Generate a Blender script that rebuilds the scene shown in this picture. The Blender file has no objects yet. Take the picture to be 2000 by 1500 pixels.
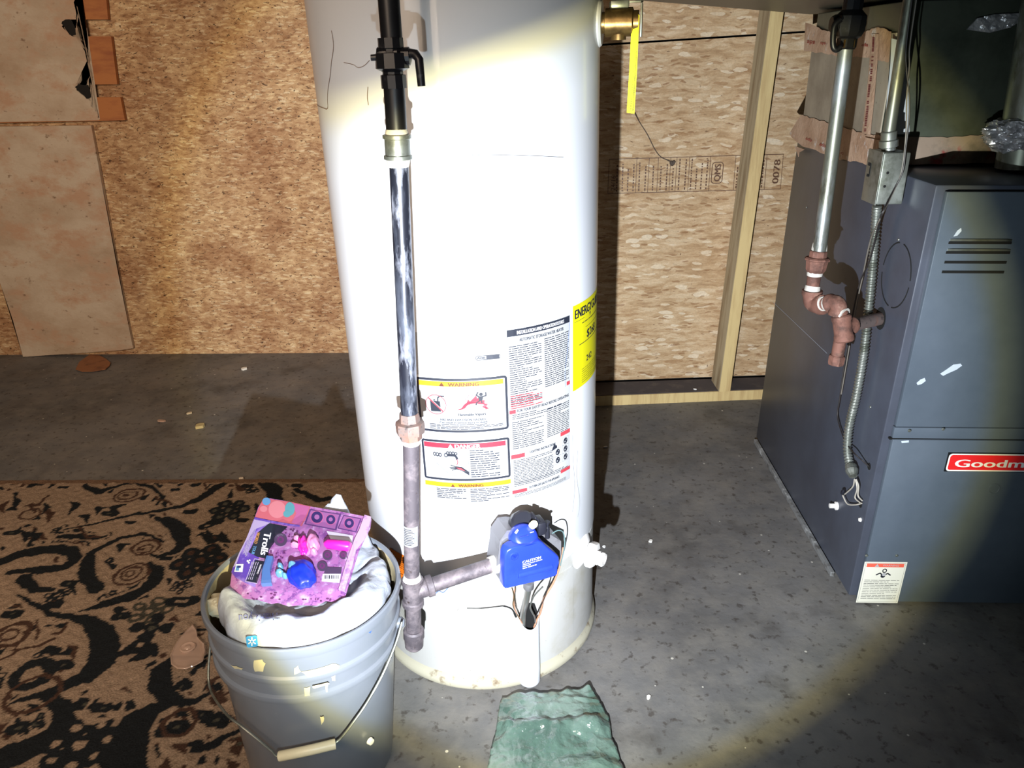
import bpy, bmesh, math, random
import numpy as np
from mathutils import Vector, Matrix, noise
from mathutils.geometry import tessellate_polygon

S = bpy.context.scene
random.seed(7)
# ------------------------------------------------------------------ camera
F = 1490.0; CAMH = 1.18
def V(*a): return Vector(a)
_up = -V(75, -3450, -F).normalized()
_y = V(40, 644.2, -F).normalized(); _y = (_y - _up * _y.dot(_up)).normalized()
_x = _y.cross(_up)
R = Matrix((_x, _y, _up))                      # world = R @ camera
CP = V(0, 0, CAMH)
cam = bpy.data.objects.new('camera', bpy.data.cameras.new('camera'))
S.collection.objects.link(cam)
cam.matrix_world = Matrix.Translation(CP) @ R.to_4x4()
cam.data.sensor_width = 36; cam.data.lens = F / 2000 * 36; cam.data.clip_start = 0.02
S.camera = cam
# ------------------------------------------------------------------ exposure, world
S.view_settings.view_transform = 'Standard'; S.view_settings.look = 'None'
S.view_settings.gamma = 1; S.view_settings.use_curve_mapping = False
S.view_settings.exposure = 0.0
w = bpy.data.worlds.new('world'); S.world = w; w.use_nodes = True
w.node_tree.nodes['Background'].inputs[0].default_value = (0.75, 0.9, 1.0, 1)
w.node_tree.nodes['Background'].inputs[1].default_value = 0.006
# ------------------------------------------------------------------ lights
# hand torch held low and a little left of the photographer; round beam with a bright core
def add_torch():
    l = bpy.data.lights.new('torch_light', 'SPOT'); l.energy = 380; l.spot_size = math.radians(140); l.spot_blend = 0.0
    l.shadow_soft_size = 0.006
    l.color = (0.93, 0.97, 1.0)
    o = bpy.data.objects.new('torch_light', l); S.collection.objects.link(o)
    o.location = (-.06, .10, .78)
    az, el = math.radians(5.2), math.radians(-11)
    d = V(math.sin(az) * math.cos(el), math.cos(az) * math.cos(el), math.sin(el))
    o.rotation_euler = d.to_track_quat('-Z', 'Y').to_euler()
    l.use_nodes = True; nt = l.node_tree; em = nt.nodes['Emission']
    tc = nt.nodes.new('ShaderNodeTexCoord'); sep = nt.nodes.new('ShaderNodeSeparateXYZ')
    nt.links.new(tc.outputs['Normal'], sep.inputs[0])
    ab = nt.nodes.new('ShaderNodeMath'); ab.operation = 'ABSOLUTE'; nt.links.new(sep.outputs['Z'], ab.inputs[0])
    ac = nt.nodes.new('ShaderNodeMath'); ac.operation = 'ARCCOSINE'; nt.links.new(ab.outputs[0], ac.inputs[0])
    dv = nt.nodes.new('ShaderNodeMath'); dv.operation = 'DIVIDE'; dv.inputs[1].default_value = math.radians(66)
    nt.links.new(ac.outputs[0], dv.inputs[0])
    r = nt.nodes.new('ShaderNodeValToRGB'); nt.links.new(dv.outputs[0], r.inputs[0])
    cr = r.color_ramp; cr.interpolation = 'LINEAR'
    stops = [(0, (.84, .84, .84)), (.15, (.72, .73, .75)), (.30, (.60, .61, .63)), (.42, (.56, .57, .57)), (.455, (.46, .47, .44)), (.475, (.36, .32, .18)), (.50, (.060, .068, .070)), (.57, (.020, .024, .025)), (1.0, (.002, .0022, .0025))]
    cr.elements[0].position, cr.elements[0].color = stops[0][0], (*stops[0][1], 1)
    cr.elements[1].position, cr.elements[1].color = stops[-1][0], (*stops[-1][1], 1)
    for p, c in stops[1:-1]:
        e = cr.elements.new(p); e.color = (*c, 1)
    nt.links.new(r.outputs[0], em.inputs['Color'])
add_torch()
def point(name, loc, e, col, size):
    l = bpy.data.lights.new(name, 'POINT'); l.energy = e; l.color = col; l.shadow_soft_size = size
    o = bpy.data.objects.new(name, l); S.collection.objects.link(o); o.location = loc
# unseen warm spot, left behind the camera; cone shaped to leave the furnace dark
l = bpy.data.lights.new('warm_spot_light', 'SPOT'); l.spot_size = math.radians(98); l.spot_blend = 1.0; l.shadow_soft_size = .65; l.energy = 330; l.color = (1.0, .77, .57)
o = bpy.data.objects.new('warm_spot_light', l); S.collection.objects.link(o); o.location = (-1.0, -.5, 1.75); o.rotation_euler = V(-.7, 2.8, -1.25).to_track_quat('-Z', 'Y').to_euler()

# ------------------------------------------------------------------ projection helpers (turn a photo pixel into a point on a real surface)
def ray(px, py): return (R @ V(px - 1000, 750 - py, -F)).normalized()
def fl(px, py, z=0.0):
    r = ray(px, py); return CP + r * ((z - CAMH) / r.z)
def atY(px, py, Y):
    r = ray(px, py); return CP + r * (Y / r.y)
def atX(px, py, X):
    r = ray(px, py); return CP + r * (X / r.x)
def onplane(px, py, P, N):
    r = ray(px, py); return CP + r * ((P - CP).dot(N) / r.dot(N))
# ------------------------------------------------------------------ object helpers
COL = S.collection
def tag(o, label=None, cat=None, group=None, kind=None):
    if label: o['label'] = label
    if cat: o['category'] = cat
    if group: o['group'] = group
    if kind: o['kind'] = kind
    return o
def empty(name, loc=(0, 0, 0), rot=(0, 0, 0)):
    o = bpy.data.objects.new(name, None); COL.objects.link(o); o.location = loc; o.rotation_euler = rot
    o.empty_display_size = .05
    return o
bpy.context.view_layer.update()
def mw(root):
    return Matrix.Translation(root.location) @ root.rotation_euler.to_matrix().to_4x4()
def build(name, bm, mat, parent=None, smooth=40, inv=None):
    """link a bmesh as one object. inv: world->local matrix applied when the mesh was made in world space"""
    if inv is not None: bm.transform(inv)
    me = bpy.data.meshes.new(name); bm.to_mesh(me); bm.free()
    if smooth:
        me.polygons.foreach_set('use_smooth', [True] * len(me.polygons)); me.set_sharp_from_angle(angle=math.radians(smooth))
    me.materials.append(mat)
    o = bpy.data.objects.new(name, me); COL.objects.link(o)
    if parent is not None: o.parent = parent
    return o
def B(): return bmesh.new()
def add_box(bm, c, s, rot=None, bev=0.0, seg=2):
    r = bmesh.ops.create_cube(bm, size=1.0)
    vs = r['verts']
    M = Matrix.Translation(Vector(c)) @ (rot.to_4x4() if rot is not None else Matrix.Identity(4)) @ Matrix.Diagonal((*s, 1))
    bmesh.ops.transform(bm, matrix=M, verts=vs)
    if bev:
        es = list({e for v in vs for e in v.link_edges})
        bmesh.ops.bevel(bm, geom=es, offset=bev, segments=seg, affect='EDGES', profile=.5)
    return bm
def frame_from(d, ref=None):
    d = Vector(d).normalized()
    ref = ref or (V(0, 0, 1) if abs(d.z) < .9 else V(1, 0, 0))
    a = (ref - d * ref.dot(d)).normalized(); b = d.cross(a)
    return a, b, d
def add_lathe(bm, base, axis, prof, n=24, ref=None, hexagon=None):
    """prof: [(r, h)...] along axis from base"""
    a, b, d = frame_from(axis, ref); base = Vector(base); rings = []
    for r, h in prof:
        if r < 1e-6: rings.append([bm.verts.new(base + d * h)])
        else: rings.append([bm.verts.new(base + d * h + (a * math.cos(2 * math.pi * i / n) + b * math.sin(2 * math.pi * i / n)) * r) for i in range(n)])
    for k in range(len(rings) - 1):
        A, C = rings[k], rings[k + 1]
        for i in range(n):
            j = (i + 1) % n
            if len(A) == 1 and len(C) == 1: continue
            if len(A) == 1: bm.faces.new((A[0], C[j], C[i]))
            elif len(C) == 1: bm.faces.new((A[i], A[j], C[0]))
            else: bm.faces.new((A[i], A[j], C[j], C[i]))
    if len(rings[0]) > 1: bm.faces.new(list(reversed(rings[0])))
    if len(rings[-1]) > 1: bm.faces.new(rings[-1])
    bmesh.ops.recalc_face_normals(bm, faces=bm.faces)
    return bm
def smooth_path(pts, n=8):
    pts = [Vector(p) for p in pts]
    if len(pts) < 3: return pts
    out = []
    P = [pts[0] * 2 - pts[1]] + pts + [pts[-1] * 2 - pts[-2]]
    for i in range(1, len(P) - 2):
        for k in range(n):
            t = k / n
            out.append(.5 * ((2 * P[i]) + (-P[i - 1] + P[i + 1]) * t + (2 * P[i - 1] - 5 * P[i] + 4 * P[i + 1] - P[i + 2]) * t * t + (-P[i - 1] + 3 * P[i] - 3 * P[i + 1] + P[i + 2]) * t ** 3))
    out.append(P[-2]); return out
def add_tube(bm, pts, r, n=12, caps=True):
    pts = [Vector(p) for p in pts]; rr = r if isinstance(r, (list, tuple)) else [r] * len(pts)
    a = None; rings = []
    for i, p in enumerate(pts):
        d = (pts[min(i + 1, len(pts) - 1)] - pts[max(i - 1, 0)]).normalized()
        if a is None: a, _, _ = frame_from(d)
        a = (a - d * a.dot(d)).normalized(); b = d.cross(a)
        rings.append([bm.verts.new(p + (a * math.cos(2 * math.pi * k / n) + b * math.sin(2 * math.pi * k / n)) * rr[i]) for k in range(n)])
    for k in range(len(rings) - 1):
        for i in range(n):
            j = (i + 1) % n; bm.faces.new((rings[k][i], rings[k][j], rings[k + 1][j], rings[k + 1][i]))
    if caps: bm.faces.new(list(reversed(rings[0]))); bm.faces.new(rings[-1])
    return bm
def add_prism(bm, pts, off):
    """closed polygon (3D points) given thickness by vector off"""
    off = Vector(off)
    a = [bm.verts.new(p) for p in pts]; b = [bm.verts.new(Vector(p) + off) for p in pts]
    n = len(pts)
    f1 = bm.faces.new(a); f2 = bm.faces.new(list(reversed(b)))
    for i in range(n): bm.faces.new((a[i], b[i], b[(i + 1) % n], a[(i + 1) % n]))
    bmesh.ops.triangulate(bm, faces=[f1, f2])
    bmesh.ops.recalc_face_normals(bm, faces=bm.faces)
    return bm
# ------------------------------------------------------------------ materials
def nodes(name):
    m = bpy.data.materials.new(name); m.use_nodes = True; nt = m.node_tree
    return m, nt, nt.nodes['Principled BSDF']
def N(nt, t, **k):
    n = nt.nodes.new('ShaderNode' + t)
    for a, b in k.items():
        if a in n.inputs: n.inputs[a].default_value = b
        else: setattr(n, a, b)
    return n
def ramp(nt, fac, stops, interp='LINEAR'):
    r = nt.nodes.new('ShaderNodeValToRGB'); cr = r.color_ramp; cr.interpolation = interp
    cr.elements[0].position = stops[0][0]; cr.elements[0].color = (*stops[0][1], 1)
    cr.elements[1].position = stops[-1][0]; cr.elements[1].color = (*stops[-1][1], 1)
    for p, c in stops[1:-1]:
        e = cr.elements.new(p); e.color = (*c, 1)
    nt.links.new(fac, r.inputs[0]); return r.outputs[0]
def mixc(nt, fac, a, b, mode='MIX'):
    n = nt.nodes.new('ShaderNodeMix'); n.data_type = 'RGBA'; n.blend_type = mode
    for inp, v in ((n.inputs[0], fac), (n.inputs[6], a), (n.inputs[7], b)):
        if hasattr(v, 'links'): nt.links.new(v, inp)
        elif isinstance(v, tuple): inp.default_value = (*v, 1)
        else: inp.default_value = v
    return n.outputs[2]
def math_(nt, op, a, b=0.0):
    n = nt.nodes.new('ShaderNodeMath'); n.operation = op
    for i, v in enumerate((a, b)):
        if hasattr(v, 'links'): nt.links.new(v, n.inputs[i])
        else: n.inputs[i].default_value = v
    return n.outputs[0]
def bump(nt, h, bsdf, strength=.3, dist=.001):
    b = N(nt, 'Bump', Strength=strength, Distance=dist); nt.links.new(h, b.inputs['Height']); nt.links.new(b.outputs[0], bsdf.inputs['Normal'])
def g(v): return tuple(((c / 255 + .055) / 1.055) ** 2.4 if c > 10 else c / 255 / 12.92 for c in v)
def M(name, col, rough=.5, metal=0.0, var=None, bmp=None, spec=.5, coat=0, scl=(1, 1, 1)):
    """var: list of (colour, noise scale, low, high) wear/dirt layers with their own shape"""
    m, nt, p = nodes(name)
    p.inputs['Roughness'].default_value = rough; p.inputs['Metallic'].default_value = metal
    p.inputs['Specular IOR Level'].default_value = spec; p.inputs['Coat Weight'].default_value = coat
    tc = N(nt, 'TexCoord'); mp = N(nt, 'Mapping'); mp.inputs['Scale'].default_value = scl; nt.links.new(tc.outputs['Object'], mp.inputs[0])
    c = col
    for k, (c2, sc, lo, hi) in enumerate(var or []):
        n = N(nt, 'TexNoise', Scale=sc, Detail=6.0, Roughness=.65); nt.links.new(mp.outputs[0], n.inputs['Vector'])
        f = ramp(nt, n.outputs['Fac'], [(lo, (0, 0, 0)), (hi, (1, 1, 1))])
        c = mixc(nt, f, c, c2)
    if isinstance(c, tuple): p.inputs['Base Color'].default_value = (*c, 1)
    else: nt.links.new(c, p.inputs['Base Color'])
    if bmp:
        n = N(nt, 'TexNoise', Scale=bmp[0], Detail=4.0); nt.links.new(mp.outputs[0], n.inputs['Vector']); bump(nt, n.outputs['Fac'], p, bmp[1], bmp[2] if len(bmp) > 2 else .001)
    return m
def osb(name, cols, rots, flake, str_, sparse, speck, dirt, darkc):
    """oriented strand board: soft stretched strands, scattered crisp flakes, dark slivers"""
    m, nt, p = nodes(name); p.inputs['Roughness'].default_value = .75; p.inputs['Specular IOR Level'].default_value = .25
    tc = N(nt, 'TexCoord'); sp = N(nt, 'SeparateXYZ'); nt.links.new(tc.outputs['Object'], sp.inputs[0])
    cb = N(nt, 'CombineXYZ'); nt.links.new(sp.outputs['X'], cb.inputs[0]); nt.links.new(sp.outputs['Z'], cb.inputs[1])
    wn = N(nt, 'TexNoise', Scale=14.0, Detail=3.0); nt.links.new(cb.outputs[0], wn.inputs['Vector'])
    wv = N(nt, 'VectorMath', operation='MULTIPLY_ADD'); nt.links.new(wn.outputs['Color'], wv.inputs[0]); wv.inputs[1].default_value = (.03, .03, 0); nt.links.new(cb.outputs[0], wv.inputs[2])
    def mapped(ang, sx, sz, k):
        mp = N(nt, 'Mapping'); nt.links.new(wv.outputs[0], mp.inputs[0]); mp.inputs['Rotation'].default_value = (0, 0, math.radians(ang)); mp.inputs['Scale'].default_value = (sx, sz, 1); mp.inputs['Location'].default_value = (k * 3.71, k * 1.93, 0); return mp.outputs[0]
    def nz(v, d=3.0, r=.6):
        n = N(nt, 'TexNoise', Scale=1.0, Detail=d, Roughness=r, Distortion=.6); nt.links.new(v, n.inputs['Vector']); return n.outputs['Fac']
    tone = None
    for k, ang in enumerate(rots):
        t = nz(mapped(ang, flake, flake * str_, k), 4.0, .65); tone = t if tone is None else math_(nt, 'ADD', tone, t)
    tone = math_(nt, 'DIVIDE', tone, float(len(rots)))
    c = ramp(nt, tone, [(.36, cols[0]), (.46, cols[1]), (.55, cols[2]), (.66, cols[3])]); hs = tone
    for k, (ang, sx, sz, th, col, amt) in enumerate(sparse):
        mv = mapped(ang, sx, sz, k + 7)
        v = N(nt, 'TexVoronoi', voronoi_dimensions='2D', feature='F1', Scale=1.0, Randomness=1.0); nt.links.new(mv, v.inputs['Vector'])
        sc = N(nt, 'SeparateColor'); nt.links.new(v.outputs['Color'], sc.inputs[0])
        sh = math_(nt, 'LESS_THAN', v.outputs['Distance'], math_(nt, 'ADD', .18, math_(nt, 'MULTIPLY', sc.outputs[2], .34)))
        mk = math_(nt, 'MULTIPLY', math_(nt, 'MULTIPLY', math_(nt, 'GREATER_THAN', sc.outputs[1], th), sh), amt)
        c = mixc(nt, mk, c, col); hs = math_(nt, 'ADD', hs, math_(nt, 'MULTIPLY', mk, .4))
    for k, (ang, sx, sz, th) in enumerate(speck):
        f = ramp(nt, nz(mapped(ang, sx, sz, k + 20), 2.0), [(th, (0, 0, 0)), (th + .035, (.85, .85, .85))]); c = mixc(nt, f, c, darkc)
    gr = nz(mapped(0, 160, 260, 40), 2.0); c = mixc(nt, .22, c, mixc(nt, 1.0, c, ramp(nt, gr, [(.3, (.5, .5, .5)), (.7, (1.5, 1.5, 1.5))]), 'MULTIPLY'))
    for sc_, lo, hi, col in dirt:
        n3 = N(nt, 'TexNoise', Scale=sc_, Detail=5.0, Roughness=.7); nt.links.new(cb.outputs[0], n3.inputs['Vector'])
        c = mixc(nt, ramp(nt, n3.outputs['Fac'], [(lo, (0, 0, 0)), (hi, (.85, .85, .85))]), c, mixc(nt, 1.0, c, col, 'MULTIPLY'))
    nt.links.new(c, p.inputs['Base Color']); bump(nt, hs, p, .5, .002); return m
m_osbR = osb('osb_sheet', [g((150, 119, 88)), g((178, 148, 112)), g((198, 172, 138)), g((218, 198, 170))], (3, -10, 18), 11, 5.0,
             [(2, 16, 60, .80, g((204, 182, 150)), .55), (-24, 18, 70, .84, g((150, 112, 74)), .5), (38, 20, 85, .88, g((220, 202, 174)), .7), (78, 18, 60, .93, g((222, 206, 180)), .7), (-60, 30, 130, .90, g((132, 92, 58)), .6)],
             [(12, 26, 120, .70), (-28, 40, 130, .715), (55, 60, 90, .72)], [(3.2, .48, .75, (.84, .76, .68)), (1.3, .5, .8, (.92, .86, .80))], g((92, 62, 42)))
m_osbL = osb('osb_rough_sheet', [g((142, 110, 84)), g((182, 146, 108)), g((202, 170, 130)), g((222, 200, 164))], (84, 28, -42), 24, 2.6,
             [(60, 30, 110, .80, g((228, 204, 160)), .6), (15, 26, 90, .82, g((150, 108, 72)), .5), (-40, 30, 120, .82, g((230, 212, 176)), .6), (100, 32, 120, .86, g((136, 96, 64)), .5)],
             [(30, 50, 120, .645), (-50, 60, 140, .655), (80, 70, 150, .66)], [(4.0, .44, .60, (.66, .54, .50)), (9.0, .52, .68, (.78, .68, .60))], g((78, 54, 40)))
def concrete():
    m, nt, p = nodes('concrete_floor'); tc = N(nt, 'TexCoord'); v = tc.outputs['Object']
    def no(s, d=6.0, r=.6):
        n = N(nt, 'TexNoise', Scale=s, Detail=d, Roughness=r); nt.links.new(v, n.inputs['Vector']); return n.outputs['Fac']
    c = ramp(nt, no(2.2), [(.3, g((80, 78, 77))), (.5, g((98, 97, 97))), (.7, g((120, 118, 117)))])
    c = mixc(nt, ramp(nt, no(14), [(.42, (0, 0, 0)), (.7, (.6, .6, .6))]), c, g((122, 118, 112)))
    c = mixc(nt, ramp(nt, no(5.3), [(.55, (0, 0, 0)), (.72, (.6, .6, .6))]), c, g((52, 48, 45)))
    c = mixc(nt, ramp(nt, no(48, 3), [(.58, (0, 0, 0)), (.68, (.7, .7, .7))]), c, g((58, 52, 48)))
    vo = N(nt, 'TexVoronoi', Scale=42.0, feature='F1'); nt.links.new(v, vo.inputs['Vector'])
    sc = N(nt, 'SeparateColor'); nt.links.new(vo.outputs['Color'], sc.inputs[0])
    thr = math_(nt, 'MULTIPLY', math_(nt, 'GREATER_THAN', sc.outputs[0], .86), math_(nt, 'LESS_THAN', vo.outputs['Distance'], math_(nt, 'MULTIPLY', sc.outputs[1], .14)))
    c = mixc(nt, math_(nt, 'MULTIPLY', thr, .75), c, g((200, 196, 186)))
    nt.links.new(c, p.inputs['Base Color'])
    nt.links.new(ramp(nt, no(6), [(.35, (.45,) * 3), (.7, (.75,) * 3)]), p.inputs['Roughness']); p.inputs['Specular IOR Level'].default_value = .35
    h = math_(nt, 'ADD', no(60, 5), math_(nt, 'MULTIPLY', no(9), 1.5)); bump(nt, h, p, .45, .0025)
    return m
m_conc = concrete()
m_white = M('white_enamel', g((194, 197, 203)), .32, var=[(g((214, 214, 212)), 3, .62, .8), (g((120, 110, 100)), 70, .73, .76)], coat=.2)
m_skirt = M('scuffed_white_enamel', g((176, 176, 174)), .42, var=[(g((158, 154, 140)), 9, .52, .75), (g((96, 86, 76)), 60, .69, .73)])
m_basering = M('yellowed_base_ring', g((176, 172, 154)), .5, var=[(g((120, 104, 84)), 28, .58, .68), (g((60, 52, 44)), 60, .66, .7)])
m_paper = M('label_paper', g((148, 150, 153)), .6, spec=.3)
def flat(name, rgb, rough=.5): return M(name, g(rgb), rough)
m_ink = flat('label_black_ink', (26, 30, 42)); m_gray = flat('label_gray_ink', (34, 38, 50)); m_faint = flat('label_faint_ink', (120, 124, 130))
m_red = flat('label_red_ink', (170, 34, 52)); m_pinkred = flat('label_light_red_ink', (150, 50, 60)); m_yel = flat('label_yellow_ink', (170, 126, 16)); m_brown = flat('label_brown_ink', (84, 40, 14)); m_wink = flat('white_ink', (240, 240, 240))
m_energy = flat('yellow_label', (196, 190, 6)); m_orange = flat('orange_label', (190, 96, 14))
m_blackiron = M('black_iron', g((26, 26, 30)), .38, .3, var=[(g((60, 58, 60)), 60, .6, .7)], spec=.6)
m_dustpipe = M('dusty_black_pipe', g((34, 36, 46)), .35, .3, var=[(g((142, 146, 160)), 55, .50, .62), (g((90, 96, 110)), 20, .5, .7)], scl=(1, 1, .25))
m_greypipe = M('weathered_grey_pipe', g((84, 78, 84)), .6, .3, var=[(g((128, 118, 122)), 40, .45, .7), (g((60, 50, 50)), 90, .6, .68)], bmp=(300, .4, .0006))
m_rust = M('rusty_iron', g((122, 84, 72)), .75, .2, var=[(g((84, 58, 50)), 40, .45, .65), (g((160, 128, 112)), 25, .55, .72)], bmp=(160, .6, .001))
m_rustgrey = M('rust_stained_iron', g((116, 102, 98)), .65, .3, var=[(g((140, 100, 84)), 25, .5, .7), (g((76, 70, 70)), 70, .55, .65)], bmp=(160, .5, .0008))
m_galv = M('galvanised_steel', g((150, 154, 148)), .42, .75, var=[(g((110, 114, 104)), 30, .45, .65)], bmp=(90, .15, .0005))
m_galvdull = M('dull_galvanised_pipe', g((122, 124, 112)), .42, .65, var=[(g((160, 166, 170)), 18, .5, .65), (g((86, 84, 72)), 45, .55, .7)], scl=(1, 1, .3))
m_dope = M('white_pipe_dope', g((196, 192, 184)), .7, bmp=(140, .6, .001))
m_darkmetal = M('dark_duct_metal', g((34, 39, 38)), .4, .5, var=[(g((46, 52, 48)), 6, .45, .7)])
m_plenum = M('plenum_sheet_metal', g((92, 98, 86)), .38, .45, var=[(g((66, 72, 62)), 5, .45, .65)], bmp=(5, .25, .01))
m_ductboard = M('aged_duct_board', g((170, 160, 142)), .6, .25, var=[(g((146, 136, 120)), 9, .4, .65), (g((110, 98, 84)), 60, .66, .72)])
m_tape = M('tan_foil_tape', g((200, 170, 146)), .5, .15, var=[(g((172, 138, 114)), 14, .4, .65), (g((214, 206, 200)), 30, .6, .68)], bmp=(90, .7, .003))
m_tapered = flat('tape_red_print', (150, 52, 48)); m_tapedark = flat('tape_dark_red_print', (104, 30, 40))
m_foil = M('crinkled_foil', g((216, 214, 218)), .28, .6, bmp=(40, 1.0, .006))
m_furn = M('furnace_grey_paint', g((74, 79, 92)), .38, .15, var=[(g((66, 69, 80)), 5, .4, .65), (g((130, 134, 144)), 90, .72, .75), (g((120, 124, 136)), 34, .73, .76)], bmp=(2.5, .3, .012), spec=.5)
m_furnd = M('furnace_door_paint', g((88, 98, 110)), .42, .1, var=[(g((78, 88, 100)), 4, .4, .65), (g((150, 160, 172)), 60, .745, .77)], bmp=(2.2, .2, .01))
m_black = M('black_void', g((6, 6, 7)), .9)
m_scuff = flat('scuff_mark', (190, 200, 214)); m_rail = M('pale_metal_rail', g((140, 142, 144)), .5, .3, var=[(g((200, 204, 206)), 22, .55, .68), (g((92, 90, 88)), 50, .5, .7)])
m_lumber = M('stud_lumber', g((206, 182, 128)), .65, var=[(g((186, 158, 108)), 3.5, .45, .6), (g((150, 116, 80)), 22, .68, .76)], scl=(9, 9, .8), bmp=(30, .2))
m_lumbgrey = M('grey_lumber', g((186, 172, 142)), .7, var=[(g((148, 128, 98)), 3.5, .45, .62), (g((100, 82, 60)), 20, .66, .74)], scl=(9, 9, .8), bmp=(30, .2))
m_dust = M('dust_covered_wood', g((74, 68, 70)), .85, var=[(g((96, 88, 84)), 20, .5, .7)], bmp=(120, .5))
m_paint = M('aged_white_paint', g((196, 180, 160)), .6, var=[(g((170, 146, 122)), 3, .42, .66), (g((184, 150, 124)), 7, .5, .66), (g((130, 104, 82)), 26, .62, .70), (g((84, 62, 48)), 60, .68, .72)], scl=(1, 1, 1.6), bmp=(70, .5, .002))
m_ply = M('orange_plywood', g((176, 112, 62)), .65, var=[(g((150, 86, 50)), 6, .45, .65)], scl=(1, 1, 4), bmp=(60, .3))
m_char = M('charred_wood', g((22, 18, 16)), .9, bmp=(80, .6))
m_darkwall = M('dark_foundation_wall', g((52, 54, 52)), .8, var=[(g((70, 72, 66)), 4, .45, .7)], bmp=(40, .4))
m_ceil = M('dark_ceiling_boards', g((58, 46, 36)), .8, var=[(g((80, 64, 48)), 3, .4, .6)], scl=(1, 8, 1))
m_blue = M('blue_plastic', g((34, 56, 176)), .28, var=[(g((44, 70, 190)), 8, .45, .7)], coat=.3)
m_castgrey = M('grey_cast_body', g((132, 132, 138)), .45, .5, var=[(g((96, 94, 98)), 24, .5, .7)])
m_blackpl = M('black_plastic', g((30, 31, 40)), .4)
m_cream = flat('cream_plastic', (222, 212, 178), .4); m_whitepl = M('white_plastic', g((238, 236, 234)), .4, bmp=(60, .2))
m_copper = M('coppery_tube', g((214, 160, 130)), .4, .5); m_wiregrn = flat('green_grey_wire', (86, 110, 112)); m_alu = M('aluminium_tube', g((170, 170, 168)), .3, .9)
m_brass = M('tarnished_brass', g((134, 108, 66)), .36, .85, var=[(g((90, 70, 42)), 30, .45, .65)])
m_tagyel = flat('yellow_tag_plastic', (226, 222, 30), .5)
m_wire = flat('dark_cable', (40, 36, 36)); m_wirew = flat('light_wire', (176, 170, 160)); m_web = flat('dusty_cobweb', (86, 74, 64), .9); m_webl = flat('pale_cobweb', (150, 150, 146), .9)
# ------------------------------------------------------------------ 2D printing on surfaces
_tc = {}
def text_tris(s):
    if s in _tc: return _tc[s]
    cu = bpy.data.curves.new('tmp_font', 'FONT'); cu.body = s; cu.resolution_u = 3
    ob = bpy.data.objects.new('tmp_font', cu); COL.objects.link(ob)
    dg = bpy.context.evaluated_depsgraph_get(); dg.update()
    me = bpy.data.meshes.new_from_object(ob.evaluated_get(dg))
    bm = B(); bm.from_mesh(me); bmesh.ops.triangulate(bm, faces=bm.faces)
    vs = [(v.co.x, v.co.y) for v in bm.verts]; bm.verts.index_update(); fs = [[v.index for v in f.verts] for f in bm.faces]
    bm.free(); bpy.data.objects.remove(ob); bpy.data.curves.remove(cu); bpy.data.meshes.remove(me)
    xs = [a for a, b in vs]; ys = [b for a, b in vs]; x0, y0 = min(xs), 0.0; W = max(xs) - x0; Hh = max(.72, max(ys)) if True else 1
    vs = [((a - x0) / W, b / .73) for a, b in vs]
    _tc[s] = (vs, fs, W / .73); return _tc[s]
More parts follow.
